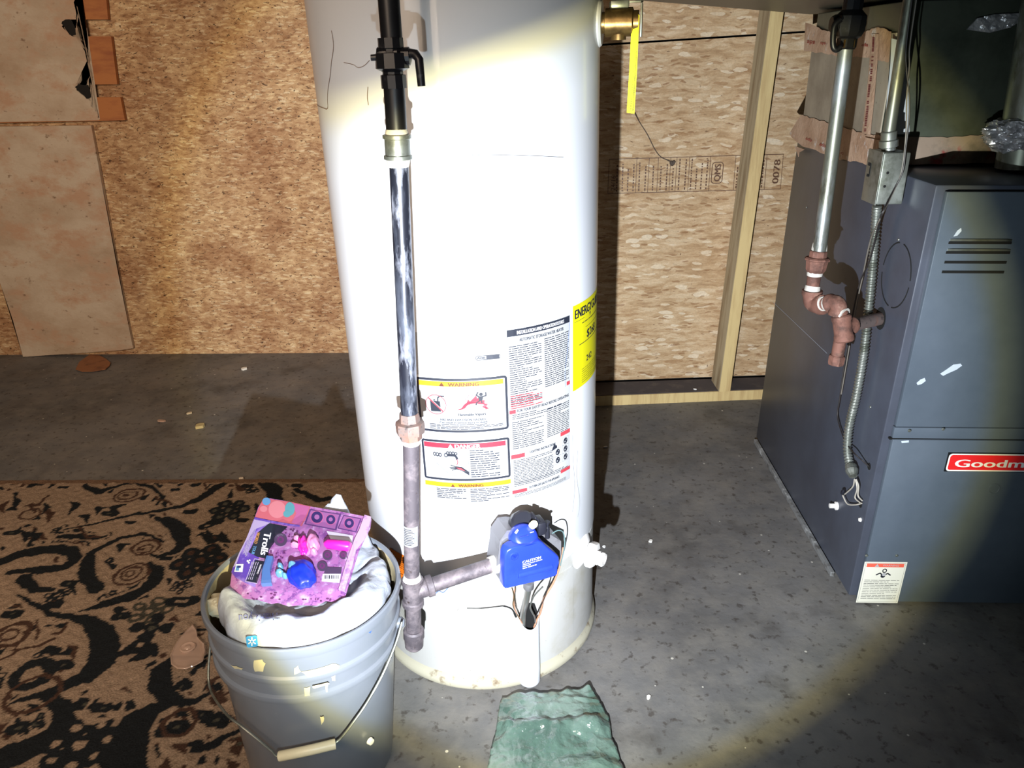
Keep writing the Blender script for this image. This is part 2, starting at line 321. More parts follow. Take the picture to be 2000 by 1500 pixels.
class Print:
    """collects flat shapes in (u, v) metres and maps them onto a surface"""
    def __init__(s, fn): s.fn = fn; s.layers = {}
    def bm(s, name):
        if name not in s.layers: s.layers[name] = B()
        return s.layers[name]
    def poly(s, name, pts, off=.0006):
        bm = s.bm(name)
        vs = [bm.verts.new(s.fn(u, v, off)) for u, v in pts]
        if len(pts) <= 4: bm.faces.new(vs); return
        for t in tessellate_polygon([[V(u, v, 0) for u, v in pts]]):
            try: bm.faces.new([vs[i] for i in t])
            except ValueError: pass
    def rect(s, name, u0, v0, u1, v1, off=.0006, step=.012):
        bm = s.bm(name); n = max(1, int(math.ceil(abs(u1 - u0) / step)))
        lo = [bm.verts.new(s.fn(u0 + (u1 - u0) * i / n, v0, off)) for i in range(n + 1)]
        hi = [bm.verts.new(s.fn(u0 + (u1 - u0) * i / n, v1, off)) for i in range(n + 1)]
        for i in range(n): bm.faces.new((lo[i], lo[i + 1], hi[i + 1], hi[i]))
    def frame(s, name, u0, v0, u1, v1, t, off=.0007):
        s.rect(name, u0, v0, u1, v0 + t, off); s.rect(name, u0, v1 - t, u1, v1, off)
        s.rect(name, u0, v0 + t, u0 + t, v1 - t, off); s.rect(name, u1 - t, v0 + t, u1, v1 - t, off)
    def rrect(s, name, u0, v0, u1, v1, rad, t, off=.0007, seg=6):
        bm = s.bm(name); out = []; inn = []
        for cx, cy, a0 in ((u1 - rad, v1 - rad, 0), (u0 + rad, v1 - rad, 90), (u0 + rad, v0 + rad, 180), (u1 - rad, v0 + rad, 270)):
            for k in range(seg + 1):
                a = math.radians(a0 + 90 * k / seg); out.append((cx + rad * math.cos(a), cy + rad * math.sin(a))); ri = max(rad - t, 0); inn.append((cx + ri * math.cos(a), cy + ri * math.sin(a)))
        def dens(P):
            r = []
            for i in range(len(P)):
                a, b = P[i], P[(i + 1) % len(P)]; m = 1 if math.hypot(a[0] - b[0], a[1] - b[1]) < .02 else 12
                r += [(a[0] + (b[0] - a[0]) * k / m, a[1] + (b[1] - a[1]) * k / m) for k in range(m)]
            return r
        idx = [1 if math.hypot(out[i][0] - out[(i + 1) % len(out)][0], out[i][1] - out[(i + 1) % len(out)][1]) < .02 else 12 for i in range(len(out))]
        def dd(P):
            r = []
            for i in range(len(P)):
                a, b = P[i], P[(i + 1) % len(P)]; m = idx[i]; r += [(a[0] + (b[0] - a[0]) * k / m, a[1] + (b[1] - a[1]) * k / m) for k in range(m)]
            return r
        O, I = dd(out), dd(inn)
        a = [bm.verts.new(s.fn(u, v, off)) for u, v in O]; b = [bm.verts.new(s.fn(u, v, off)) for u, v in I]
        for i in range(len(a)):
            j = (i + 1) % len(a); bm.faces.new((a[i], a[j], b[j], b[i]))
    def disc(s, name, u, v, r, r2=None, off=.0008, n=20, ry=None):
        ry = ry or r; bm = s.bm(name)
        o = [bm.verts.new(s.fn(u + r * math.cos(2 * math.pi * k / n), v + ry * math.sin(2 * math.pi * k / n), off)) for k in range(n)]
        if r2:
            q = ry / r
            i_ = [bm.verts.new(s.fn(u + r2 * math.cos(2 * math.pi * k / n), v + r2 * q * math.sin(2 * math.pi * k / n), off)) for k in range(n)]
            for k in range(n): bm.faces.new((o[k], o[(k + 1) % n], i_[(k + 1) % n], i_[k]))
        else: bm.faces.new(o)
    def text(s, name, txt, u, v, h, w=None, off=.0009, rot=0, bold=0, align='L', shear=0):
        vs, fs, asp = text_tris(txt); w = w or h * asp; bm = s.bm(name); c, sn = math.cos(math.radians(rot)), math.sin(math.radians(rot))
        du = {'L': 0, 'C': -w / 2, 'R': -w}[align]
        for bo in ([0] if not bold else [-bold, 0, bold]):
            nv = []
            for a, b in vs:
                x, y = a * w + du + bo + shear * b * h, b * h; nv.append(bm.verts.new(s.fn(u + x * c - y * sn, v + x * sn + y * c, off + (.00002 if bo > 0 else -.00002 if bo < 0 else 0))))
            for f in fs:
                try: bm.faces.new([nv[i] for i in f])
                except ValueError: pass
    def lines(s, name, u0, u1, vtop, vbot, n, th=.35, off=.0007, seed=0, short=.3):
        """rows of unreadably small print"""
        rnd = random.Random(seed); p = (vtop - vbot) / n
        for i in range(n):
            v = vtop - p * (i + .5); u = u0; end = u1 if rnd.random() > short else u0 + (u1 - u0) * rnd.uniform(.4, .95)
            while u < end - .002:
                L = min(rnd.uniform(.004, .016), end - u); s.rect(name, u, v - p * th / 2, u + L, v + p * th / 2, off); u += L + rnd.uniform(.0008, .002)
    def stroke(s, name, pts, wd, off=.0009):
        bm = s.bm(name)
        for i in range(len(pts) - 1):
            a, b = Vector(pts[i]), Vector(pts[i + 1]); d = (b - a)
            if d.length < 1e-7: continue
            d.normalize(); nn = Vector((-d.y, d.x)) * wd / 2; q = [a - nn - d * wd * .2, b - nn + d * wd * .2, b + nn + d * wd * .2, a + nn - d * wd * .2]
            bm.faces.new([bm.verts.new(s.fn(p.x, p.y, off)) for p in q])
    def emit(s, mats, parent, names=None):
        out = []
        for k, bm in s.layers.items():
            out.append(build((names or {}).get(k, k), bm, mats[k], parent, smooth=0))
        s.layers = {}; return out
INK = dict(black_print=m_ink, grey_print=m_gray, faint_print=m_faint, red_print=m_red, light_red_print=m_pinkred, yellow_print=m_yel, brown_print=m_brown, white_print=flat('label_white_ink', (172, 172, 176)))

# ================================================================== ROOM
def add_slab(bm, x0, x1, y0, y1, z0, z1): add_box(bm, ((x0 + x1) / 2, (y0 + y1) / 2, (z0 + z1) / 2), (x1 - x0, y1 - y0, z1 - z0)); return bm
def structure(name, bm, mat, parent=None):
    o = build(name, bm, mat, parent, smooth=0)
    if parent is None: o['kind'] = 'structure'
    return o
structure('floor', add_slab(B(), -2.7, 2.6, -1.6, 3.4, -.12, 0), m_conc)
structure('ceiling', add_slab(B(), -2.7, 2.6, -1.6, 3.4, 2.25, 2.35), m_ceil)
structure('wall_left', add_slab(B(), -2.5, -2.42, -1.6, 3.2, 0, 2.25), m_darkwall)
structure('wall_right', add_slab(B(), 2.5, 2.6, -1.6, 3.2, 0, 2.25), m_darkwall)
# left sheet of OSB, slightly askew, further back
def wall_quad(name, a, b, th, z0, z1, mat):
    a = Vector(a); b = Vector(b); d = (b - a).normalized(); o = B()
    n = V(-d.y, d.x, 0) * th
    add_prism(o, [V(a.x, a.y, z0), V(b.x, b.y, z0), V(b.x, b.y, z1), V(a.x, a.y, z1)], n)
    return structure(name, o, mat)
YL = 3.11
wall_quad('wall_back_left', (-2.6, YL, 0), (-.02, YL - .03, 0), .05, 0, 2.25, m_osbL)
wall_quad('wall_back_corner', (-.02, YL, 0), (-.02, 2.66, 0), .03, 0, 2.25, m_osbR)
# right wall: two OSB sheets with a thin gap between them, on the outside of the studs
def YR(x): return 2.655 + (x - .27) * .055
def on_right(px, py, off=0.0):
    P = V(.27, 2.655 - off, 0); Nn = V(-.055, 1, 0).normalized(); return onplane(px, py, P, Nn)
seamz = [on_right(1200, 86).z, on_right(1575, 62).z]
xr = [on_right(1200, 86).x, on_right(1575, 62).x]
def seam(x): return seamz[0] + (x - xr[0]) / (xr[1] - xr[0]) * (seamz[1] - seamz[0])
bm = B(); x0, x1 = -.05, 2.55
for lo, hi in ((lambda x: .044 + (x - .2) * .004, lambda x: seam(x) - .003), (lambda x: seam(x) + .003, lambda x: 2.25)):
    add_prism(bm, [V(x0, YR(x0), lo(x0)), V(x1, YR(x1), lo(x1)), V(x1, YR(x1), hi(x1)), V(x0, YR(x0), hi(x0))], (0, .012, 0))
wr = structure('wall_back_right', bm, m_osbR)
bm = B(); add_prism(bm, [V(x0, YR(x0) + .03, 0), V(x1, YR(x1) + .03, 0), V(x1, YR(x1) + .03, 2.25), V(x0, YR(x0) + .03, 2.25)], (0, .05, 0)); structure('wall_back_outer', bm, m_black)
# mill stamp printed on the sheet
def fr(u, v, off): return V(u, YR(u) - off, v)
pr = Print(fr)
def rp(px, py):
    p = on_right(px, py); return p.x, p.z
a = rp(1190, 311); b = rp(1530, 301); c = rp(1187, 378); d = rp(1524, 369)
m_stamp = flat('stamp_ink', (92, 62, 42))
def lerp(p, q, t): return (p[0] + (q[0] - p[0]) * t, p[1] + (q[1] - p[1]) * t)
pr.stroke('stamp_ink', [a, b], .0022); pr.stroke('stamp_ink', [c, d], .0022)
cells = [1190, 1244, 1268, 1286, 1310, 1322, 1347, 1388, 1437, 1460, 1498, 1530]
rnd = random.Random(3)
for i, cx in enumerate(cells):
    t = (cx - 1190) / 340; pr.stroke('stamp_ink', [lerp(a, b, t), lerp(c, d, t)], .0018)
for i in range(len(cells) - 1):
    u0 = lerp(a, b, (cells[i] - 1190) / 340); u1 = lerp(a, b, (cells[i + 1] - 1190) / 340); h = a[1] - c[1]
    wd = u1[0] - u0[0]; n = max(1, int(wd / .016))
    if i in (7, 10): continue
    for k in range(n):
        x = u0[0] + wd * (k + .5) / n; z = c[1] + .006 + (d[1] - c[1]) * (x - c[0]) / (d[0] - c[0])
        end = z + h * rnd.uniform(.6, .88)
        if i == 0 and k == 0: pr.text('stamp_ink', '24/16', x + .014, z + .004, .016, rot=90); continue
        while z < end:
            L = rnd.uniform(.004, .009); pr.rect('stamp_ink', x - .0022, z, x + .0022, z + L, .0009); z += L + rnd.uniform(.002, .005)
q = rp(1405, 355)
pr.text('stamp_ink', 'QMS', q[0] + .001, q[1] + .002, .022, w=.056, rot=90, bold=.0012)
pr.rrect('stamp_ink', q[0] - .030, q[1] - .006, q[0] + .010, q[1] + .066, .012, .0028)
q = rp(1517, 358); pr.text('stamp_ink', '0078', q[0] + .004, q[1], .022, w=.078, rot=90, bold=.001)
pr.emit({'stamp_ink': m_stamp}, wr, {'stamp_ink': 'grade_stamp'})
# sill plate and stud
bm = B()
sl = [(.02, 2.507), (1.6, 2.63)]
add_prism(bm, [V(sl[0][0], sl[0][1], 0), V(sl[1][0], sl[1][1], 0), V(sl[1][0], sl[1][1] + .10, 0), V(sl[0][0], sl[0][1] + .125, 0)], (0, 0, .038))
o = build('sill_plate', bm, m_lumber, smooth=0); tag(o, 'pale lumber plate lying on the floor along the foot of the stamped board wall', 'lumber')
bm = B(); add_prism(bm, [V(sl[0][0], sl[0][1] + .004, .0385), V(sl[1][0], sl[1][1] + .004, .0385), V(sl[1][0], sl[1][1] + .10, .0385), V(sl[0][0], sl[0][1] + .125, .0385)], (0, 0, .0015))
build('dust_layer', bm, m_dust, o, smooth=0)
st = empty('wall_stud', (.70, 2.56, .04)); tag(st, 'pale lumber stud standing upright on the floor plate against the stamped board wall', 'lumber')
bl, br_ = V(.668, 2.552, .04), V(.708, 2.554, .04); tl, tr = V(.712, 2.548, 1.32), V(.752, 2.550, 1.32)
k = 2.2 / 1.28
TLx = bl + (tl - bl) * k * 1.0; TRx = br_ + (tr - br_) * k * 1.0; TLx.z = TRx.z = 2.24
bk = V(-.004, .105, 0)
inv = Matrix.Translation(-st.location)
bm = B(); add_prism(bm, [bl, br_, br_ + bk, bl + bk], V(0, 0, 0) + (TLx - bl)); build('timber', bm, m_lumber, st, smooth=0, inv=inv)
bm = B(); e = V(-.0008, 0, 0); add_prism(bm, [bl + bk + e, bl + e + V(0, .0005, 0), bl + e * 2 + V(0, .0005, 0), bl + bk + e * 2], TLx - bl); build('grey_side', bm, m_lumbgrey, st, smooth=0, inv=inv)  # thin sheet of greyer lumber colour over the stud's left face

# painted boards screwed over the left sheet
def wl(px, py, d=.02): return atY(px, py, YL - d)
def board(name, pix, depth, th, mat, label):
    bm = B(); add_prism(bm, [wl(x, y, depth) for x, y in pix], (0, th, 0)); o = build(name, bm, mat, smooth=0); return tag(o, label, 'board')
low = [(-60, 248), (178, 245), (200, 360), (230, 530), (260, 680), (235, 684), (150, 690), (45, 697), (25, 625), (0, 552), (-40, 420)]
board('painted_board', low, .028, .014, m_paint, 'lower aged white painted board on the brown board wall, its foot on the floor')
bm = B()
for q in ([(-60, -140), (195, -140), (211, 38), (-60, 38)], [(-60, 38), (152, 38), (141, 50), (148, 71), (-60, 71)], [(-60, 71), (217, 71), (229, 165), (-60, 165)], [(-60, 165), (162, 165), (168, 178), (178, 190), (-60, 190)], [(-60, 190), (235, 190), (244, 235), (0, 240), (-60, 241)]):
    add_prism(bm, [wl(x, y, .034) for x, y in q], (0, .018, 0))
ub = tag(build('torn_plywood_board', bm, m_ply, smooth=0), 'upper torn white painted board with bare orange edge and two cut notches', 'board')
rnd = random.Random(5)
edge = [(142, -140), (146, 0), (150, 22), (155, 38), (131, 38), (122, 50), (131, 58), (136, 68), (141, 71), (160, 74), (166, 88), (172, 110), (177, 125), (176, 150), (172, 158), (150, 162), (147, 172), (158, 180), (168, 192), (178, 196), (180, 210), (192, 222), (193, 235)]
ed = []
for i in range(len(edge) - 1):
    for k in range(5):
        t = k / 5; ed.append((edge[i][0] + (edge[i + 1][0] - edge[i][0]) * t + rnd.uniform(-3, 3) * (k > 0), edge[i][1] + (edge[i + 1][1] - edge[i][1]) * t))
ed.append(edge[-1])
bm = B(); add_prism(bm, [wl(x, y, .0355) for x, y in [(-60, -140)] + ed + [(0, 238.5), (-60, 239)]], (0, .0012, 0)); tag(build('paint_layer', bm, m_paint, ub, smooth=0), 'peeling aged white paint layer')
for pts in ([(120, 46), (128, 38), (140, 40), (146, 52), (148, 68), (141, 71), (134, 60), (126, 54)], [(146, 170), (152, 164), (172, 166), (176, 178), (178, 190), (168, 192), (158, 182)]):
    ch = []
    for i, p in enumerate(pts):
        n_ = pts[(i + 1) % len(pts)]; ch += [p, ((p[0] + n_[0]) / 2 + rnd.uniform(-3, 2), (p[1] + n_[1]) / 2 + rnd.uniform(-2, 2))]
    bm = B(); add_prism(bm, [wl(x, y, .0372) for x, y in ch], (0, .0012, 0)); build('scorched_patch', bm, m_char, ub, smooth=0)

# ================================================================== RUG
def rug():
    X0, X1, Y0, Y1 = -2.2, -.405, .35, 2.0; st_ = .0042
    nx = int((X1 - X0) / st_); ny = int((Y1 - Y0) / st_)
    xs = np.linspace(X0, X1, nx + 1); ys = np.linspace(Y0, Y1, ny + 1); XX, YY = np.meshgrid(xs, ys)
    rs = np.random.RandomState(4)
    def smooth_noise(sc, amp):
        out = np.zeros_like(XX)
        for k in range(14):
            a = rs.uniform(0, 2 * np.pi); f = sc * rs.uniform(.6, 1.6); out += np.sin((XX * np.cos(a) + YY * np.sin(a)) * f + rs.uniform(0, 6.28))
        return out / 14 ** .5 * amp
    WX = XX + smooth_noise(120, .0022) + smooth_noise(45, .002); WY = YY + smooth_noise(120, .0022) + smooth_noise(45, .002)
    tan, dark, brn, mid = [np.array(g(c)) for c in ((138, 118, 100), (28, 31, 34), (66, 48, 40), (70, 68, 60))]
    C_ = np.zeros(XX.shape + (3,)) + tan
    C_ *= (1 + smooth_noise(300, .10) + smooth_noise(12, .05))[..., None]
    kx = .00055
    def P(x, y): p = fl(x / 2.5, 900 + y / 2.5); return p.x, p.y
    def cap(pts, rad, col):
        D = np.full(XX.shape, 1e9)
        W = [P(*p) for p in pts]
        if not isinstance(rad, (list, tuple)): rad = [rad] * len(pts)
        if len(W) == 1: D = np.hypot(WX - W[0][0], WY - W[0][1]) - rad[0] * kx
        for i in range(len(W) - 1):
            (ax, ay), (bx, by) = W[i], W[i + 1]; dx, dy = bx - ax, by - ay; t = np.clip(((WX - ax) * dx + (WY - ay) * dy) / (dx * dx + dy * dy + 1e-12), 0, 1)
            D = np.minimum(D, np.hypot(WX - ax - t * dx, WY - ay - t * dy) - (rad[i] + (rad[i + 1] - rad[i]) * t) * kx)
        C_[D < 0] = col * .92 + .0
    def ring(x, y, r, w_, col):
        px, py = P(x, y); D = np.abs(np.hypot(WX - px, WY - py) - r * kx) - w_ * kx; C_[D < 0] = col
    def flower(x, y, r, n, col, c2=tan, a0=0.0):
        px, py = P(x, y)
        for k in range(n):
            a = a0 + 2 * np.pi * k / n; D = np.hypot(WX - px - r * kx * np.cos(a), WY - py - r * kx * np.sin(a)) - r * .52 * kx; C_[D < 0] = col
            if n > 4:
                D = np.hypot(WX - px - r * 1.02 * kx * np.cos(a), WY - py - r * 1.02 * kx * np.sin(a)) - r * .2 * kx; C_[D < 0] = c2
        D = np.hypot(WX - px, WY - py); C_[D < r * .55 * kx] = col; C_[D < r * .25 * kx] = c2
    # scattered filler: small leaves and petals over the whole rug
    for k in range(380):
        x, y = rs.uniform(-500, 1500), rs.uniform(0, 2100); a = rs.uniform(0, 6.28); L = rs.uniform(10, 34)
        cap([(x, y), (x + L * np.cos(a), y + L * np.sin(a))], [rs.uniform(8, 20), 5], dark if rs.rand() < .62 else brn)
    for k in range(260):
        x, y = rs.uniform(-500, 1450), rs.uniform(20, 2100); a = rs.uniform(0, 6.28); L = rs.uniform(40, 76); b = a + rs.uniform(.5, 1.0)
        cap([(x, y), (x + L * .5 * np.cos(a), y + L * .5 * np.sin(a)), (x + L * np.cos(b), y + L * np.sin(b))], [6, rs.uniform(15, 24), 5], dark if rs.rand() < .7 else brn)
    for k in range(44): flower(rs.uniform(-450, 1400), rs.uniform(60, 2000), rs.uniform(22, 40), rs.randint(5, 7), dark if rs.rand() < .75 else brn, tan if rs.rand() < .6 else mid, rs.uniform(0, 1))
    # clear ground round the large scrolls, then draw them
    big = [([(760, 290), (830, 305), (885, 350), (895, 415), (850, 460), (775, 480), (735, 465)], [12, 30, 34, 28, 20, 12, 6]),
           ([(800, 405), (700, 368), (600, 385), (520, 420), (440, 465), (425, 510), (432, 570), (475, 635), (500, 640)], [6, 9, 11, 12, 20, 28, 32, 28, 8]),
           ([(735, 510), (772, 545), (760, 600), (700, 645), (620, 680), (520, 705), (405, 745)], [10, 26, 30, 26, 26, 22, 4]),
           ([(90, 665), (180, 715), (240, 760), (350, 770), (440, 795), (500, 850), (520, 930), (490, 1010), (420, 1070), (310, 1115), (160, 1165), (60, 1200)], [5, 12, 14, 14, 26, 40, 44, 42, 34, 22, 14, 6]),
           ([(150, 1170), (250, 1170), (310, 1215), (315, 1290), (270, 1350), (190, 1400), (100, 1440), (-60, 1500)], [5, 22, 30, 34, 38, 44, 46, 46]),
           ([(930, 1190), (850, 1185), (760, 1225), (680, 1280), (620, 1360), (605, 1450), (640, 1540), (720, 1600)], [10, 16, 26, 44, 58, 64, 50, 20]),
           ([(1100, 960), (850, 975), (790, 1030), (780, 1100), (820, 1160), (890, 1190), (960, 1190), (1010, 1150)], [6, 10, 28, 36, 30, 18, 12, 5]),
           ([(320, 345), (470, 315), (620, 280), (760, 255), (880, 235), (980, 195), (1060, 140), (1110, 110)], [5, 8, 10, 12, 14, 22, 24, 8]),
           ([(420, 130), (480, 160), (560, 135), (660, 115), (740, 135), (800, 190), (770, 225)], [14, 24, 12, 10, 12, 10, 5]),
           ([(-40, 520), (60, 480), (180, 450), (290, 440), (350, 455), (370, 490), (320, 530), (200, 545), (60, 555)], [20, 26, 30, 30, 26, 22, 24, 24, 14]),
           ([(300, 380), (380, 380), (460, 390), (530, 375)], [16, 20, 14, 6]), ([(120, 590), (180, 640), (260, 640)], [30, 22, 12]),
           ([(890, 860), (960, 840), (1080, 820)], [6, 8, 5]), ([(950, 1430), (1060, 1390), (1180, 1320)], [10, 14, 6]), ([(1290, 120), (1340, 150), (1350, 210)], [26, 40, 28]),
           ([(1450, 150), (1560, 200), (1640, 190)], [14, 22, 10]), ([(1120, 1080), (1200, 1130), (1230, 1230), (1190, 1330)], [8, 22, 30, 12])]
    for pts, r in big: cap(pts, [q * 1.45 + 10 for q in r], tan)
    for (x, y, r) in ((975, 500, 120), (740, 750, 110), (690, 940, 90), (400, 1400, 120), (1120, 250, 120), (640, 570, 90), (720, 430, 80), (620, 170, 90), (160, 1060, 100), (510, 1220, 90), (890, 1010, 60), (880, 700, 60)): cap([(x, y)], [r], tan)
    for pts, r in big: cap(pts, [q * 1.2 for q in r], dark)
    ring(645, 565, 78, 7, brn); ring(645, 560, 48, 6, brn); ring(640, 560, 22, 6, brn); cap([(540, 500)], [24], dark); cap([(540, 500)], [8], tan)
    ring(715, 435, 62, 7, brn); ring(710, 440, 34, 6, brn); cap([(700, 440)], [12], brn)
    ring(630, 180, 72, 7, brn); ring(625, 180, 44, 6, brn); cap([(620, 180)], [16], brn)
    ring(150, 270, 48, 7, brn); ring(60, 860, 66, 12, brn); ring(50, 860, 30, 7, brn)
    flower(975, 500, 88, 6, dark, brn, .3); flower(890, 620, 34, 5, dark); flower(740, 745, 62, 5, mid * .75, tan, .2); flower(745, 830, 60, 4, dark, mid); cap([(830, 700), (900, 700), (950, 690)], [26, 40, 30], dark); cap([(870, 700), (910, 695)], [8, 10], tan)
    flower(1120, 250, 70, 6, dark, mid, .1); cap([(1000, 330), (1060, 310)], [28, 34], dark); cap([(1020, 325)], [10], tan); cap([(1050, 390)], [38], dark); cap([(1050, 385)], [12], brn)
    cap([(590, 950), (660, 920), (740, 930), (760, 960)], [14, 34, 28, 12], dark); cap([(640, 990), (700, 960)], [10, 26], dark); cap([(690, 910)], [12], tan)
    flower(395, 1400, 84, 7, dark, tan, .4)
    for (x, y, r) in ((250, 940, 38), (310, 1010, 44), (500, 1220, 44), (420, 1200, 46), (610, 1210, 46), (590, 770, 42), (540, 265, 44), (640, 310, 28), (930, 260, 38), (1020, 390, 28), (815, 490, 26), (960, 125, 30), (860, 150, 24), (850, 115, 26), (170, 370, 36), (60, 360, 40), (90, 1320, 46), (870, 1310, 52), (960, 1400, 30), (800, 1340, 44), (970, 1000, 40), (1060, 450, 30), (60, 760, 48), (250, 720, 34), (340, 610, 40), (1210, 130, 30), (1180, 300, 36), (310, 140, 24), (190, 120, 40), (1450, 130, 34), (1420, 320, 60), (1000, 1250, 42), (900, 1110, 40), (1300, 980, 40), (1350, 1150, 50), (1060, 1290, 46), (1040, 1120, 34)):
        cap([(x - r * .5, y), (x + r * .5, y)], [r * .55, r * .6], dark)
        if r > 38: cap([(x, y)], [r * .18], mid)
    ring(510, 1215, 66, 9, tan); ring(165, 1055, 64, 24, dark); ring(165, 1150, 90, 9, brn); ring(880, 1290, 60, 9, brn); ring(1080, 1110, 48, 8, brn)
    for pts in ([(180, 800), (200, 840), (190, 880)], [(270, 860), (300, 850), (330, 800)], [(60, 940), (180, 920), (270, 880)], [(380, 330), (430, 390), (490, 380)], [(0, 980), (60, 960), (90, 900)], [(240, 180), (200, 220), (130, 230)], [(760, 190), (840, 220)], [(1000, 60), (1010, 150)]): cap(pts, 7, brn)
    bord = WY > Y1 - .02; C_[bord] = np.array(g((104, 82, 66)))
    verts = np.stack([XX, YY, np.full_like(XX, .007) + smooth_noise(200, .0007)], -1).reshape(-1, 3)
    i = np.arange(nx * ny); r_ = i // nx; c_ = i % nx; a = r_ * (nx + 1) + c_
    faces = np.stack([a, a + 1, a + nx + 2, a + nx + 1], -1)
    me = bpy.data.meshes.new('rug'); me.vertices.add(len(verts)); me.vertices.foreach_set('co', verts.ravel())
    me.loops.add(faces.size); me.loops.foreach_set('vertex_index', faces.ravel().astype(np.int32)); me.polygons.add(len(faces))
    me.polygons.foreach_set('loop_start', (np.arange(len(faces)) * 4).astype(np.int32)); me.update(calc_edges=True)
    ca = me.color_attributes.new('pattern', 'FLOAT_COLOR', 'POINT'); ca.data.foreach_set('color', np.concatenate([C_.reshape(-1, 3).clip(0, 1), np.ones((len(verts), 1))], 1).ravel().astype(np.float32))
    m, nt, p = nodes('rug_pile'); p.inputs['Roughness'].default_value = .95; p.inputs['Specular IOR Level'].default_value = .1
    at = N(nt, 'Attribute', attribute_name='pattern'); tc = N(nt, 'TexCoord'); no = N(nt, 'TexNoise', Scale=260.0, Detail=3.0); nt.links.new(tc.outputs['Object'], no.inputs['Vector'])
    c = mixc(nt, .45, at.outputs['Color'], mixc(nt, 1.0, at.outputs['Color'], ramp(nt, no.outputs['Fac'], [(.3, (.4, .4, .4)), (.7, (1.5, 1.5, 1.5))]), 'MULTIPLY')); nt.links.new(c, p.inputs['Base Color']); bump(nt, no.outputs['Fac'], p, .8, .003)
    me.materials.append(m)
    o = bpy.data.objects.new('rug', me); COL.objects.link(o)
    tag(o, 'tan rug with dark navy and brown scroll and flower pattern on the concrete floor', 'rug')
    bm = B(); add_slab(bm, X0, X1, Y0, Y1, .0008, .0052); build('backing', bm, M('rug_backing', g((96, 76, 60)), .9), o, smooth=0)
rug()

# ================================================================== WATER HEATER
HR = .2415
hl = empty('water_heater', (-.114, 1.414, 0), (.0034, -.0119, 0))
tag(hl, 'tall white cylindrical water heater with warning labels, standing on the concrete floor', 'water heater')
HM = mw(hl); HI = HM.inverted()
def hc(phi, z, r=HR):
    a = math.radians(phi); return V(math.sin(a) * r, -math.cos(a) * r, z)
def hw(phi, z, r=HR): return HM @ hc(phi, z, r)
def hpix(px, py, r=HR):
    """pixel -> (phi, z) on the tank surface"""
    o = HI @ CP; d = HI.to_3x3() @ ray(px, py); a = d.x ** 2 + d.y ** 2; b = o.x * d.x + o.y * d.y; c = o.x ** 2 + o.y ** 2 - r * r
    t = (-b - math.sqrt(max(b * b - a * c, 0))) / a; p = o + d * t; return math.degrees(math.atan2(p.x, -p.y)), p.z
D2 = HR * math.pi / 180
def fcyl(u, v, off): return hc(u / D2, v, HR + off)
bm = B(); add_lathe(bm, (0, 0, 0), (0, 0, 1), [(0, .03), (.236, .03), (.2385, .034), (.2385, .268), (.2415, .270), (HR, .28), (HR, 1.46), (.236, 1.475), (.2, 1.485), (0, 1.49)], 128); build('tank_jacket', bm, m_white, hl)
bm = B(); add_lathe(bm, (0, 0, 0), (0, 0, 1), [(0, 0), (.242, 0), (.2455, .006), (.2455, .017), (.2425, .023), (.2405, .030), (.2395, .034), (0, .034)], 96); build('base_ring', bm, m_basering, hl)
def curved_panel(ph0, ph1, z0, z1, r0, r1, n=24, mat=m_skirt, name='panel', notch=None, rad=0):
    bm = B(); cols = []
    for i in range(n + 1):
        ph = ph0 + (ph1 - ph0) * i / n
        t = min(i, n - i) / n * (ph1 - ph0) * D2
        dz = rad - math.sqrt(max(rad * rad - (rad - t) ** 2, 0)) if t < rad else 0
        cols.append([bm.verts.new(hc(ph, z0 + dz, r0)), bm.verts.new(hc(ph, z0 + dz, r1)), bm.verts.new(hc(ph, z1 - dz, r1)), bm.verts.new(hc(ph, z1 - dz, r0))])
    for i in range(n):
        for k in range(3): bm.faces.new((cols[i][k], cols[i + 1][k], cols[i + 1][k + 1], cols[i][k + 1]))
    bm.faces.new(cols[0]); bm.faces.new(list(reversed(cols[-1]))); bmesh.ops.recalc_face_normals(bm, faces=bm.faces)
    return build(name, bm, mat, hl, smooth=30)
curved_panel(-60, 96, .034, .262, .2386, .2398, 60, m_skirt, 'lower_skirt')
curved_panel(-9, 19, .062, .207, .2395, .2432, 24, m_skirt, 'burner_door', rad=.008)
curved_panel(30.5, 52, .062, .235, .2395, .2412, 20, m_skirt, 'side_door', rad=.006)
# upright sleeve round the burner tubes: open-topped half round cover
bm = B(); nn = 28; ph = 23.8; ctr = hc(ph, 0, .240); nrm_ = hc(ph, 0, 1).normalized(); tng = V(math.cos(math.radians(ph)), math.sin(math.radians(ph)), 0)
ro, ri = .0225, .0205; ringsO, ringsI = [], []
for z in (.0, .003, .008, .04, .08, .12, .150, .16, .17):
    sc = .80 if z == 0 else .92 if z == .003 else 1
    a, b = [], []
    for i in range(nn + 1):
        th = math.radians(-115 + 230 * i / nn); zz = z
        if z >= .15: zz = .150 + (z - .15) * 2.2 * (1 - math.cos(th)) * .62
        a.append(bm.verts.new(ctr + (nrm_ * math.cos(th) + tng * math.sin(th)) * ro * sc + V(0, 0, zz)))
        b.append(bm.verts.new(ctr + (nrm_ * math.cos(th) + tng * math.sin(th)) * ri * sc + V(0, 0, zz)))
    ringsO.append(a); ringsI.append(b)
for Rr, fl_ in ((ringsO, 0), (ringsI, 1)):
    for k in range(len(Rr) - 1):
        for i in range(nn):
            q = (Rr[k][i], Rr[k][i + 1], Rr[k + 1][i + 1], Rr[k + 1][i]); bm.faces.new(q if not fl_ else tuple(reversed(q)))
for i in range(nn):
    bm.faces.new((ringsO[-1][i], ringsO[-1][i + 1], ringsI[-1][i + 1], ringsI[-1][i])); bm.faces.new((ringsO[0][i + 1], ringsO[0][i], ringsI[0][i], ringsI[0][i + 1]))
bmesh.ops.recalc_face_normals(bm, faces=bm.faces)
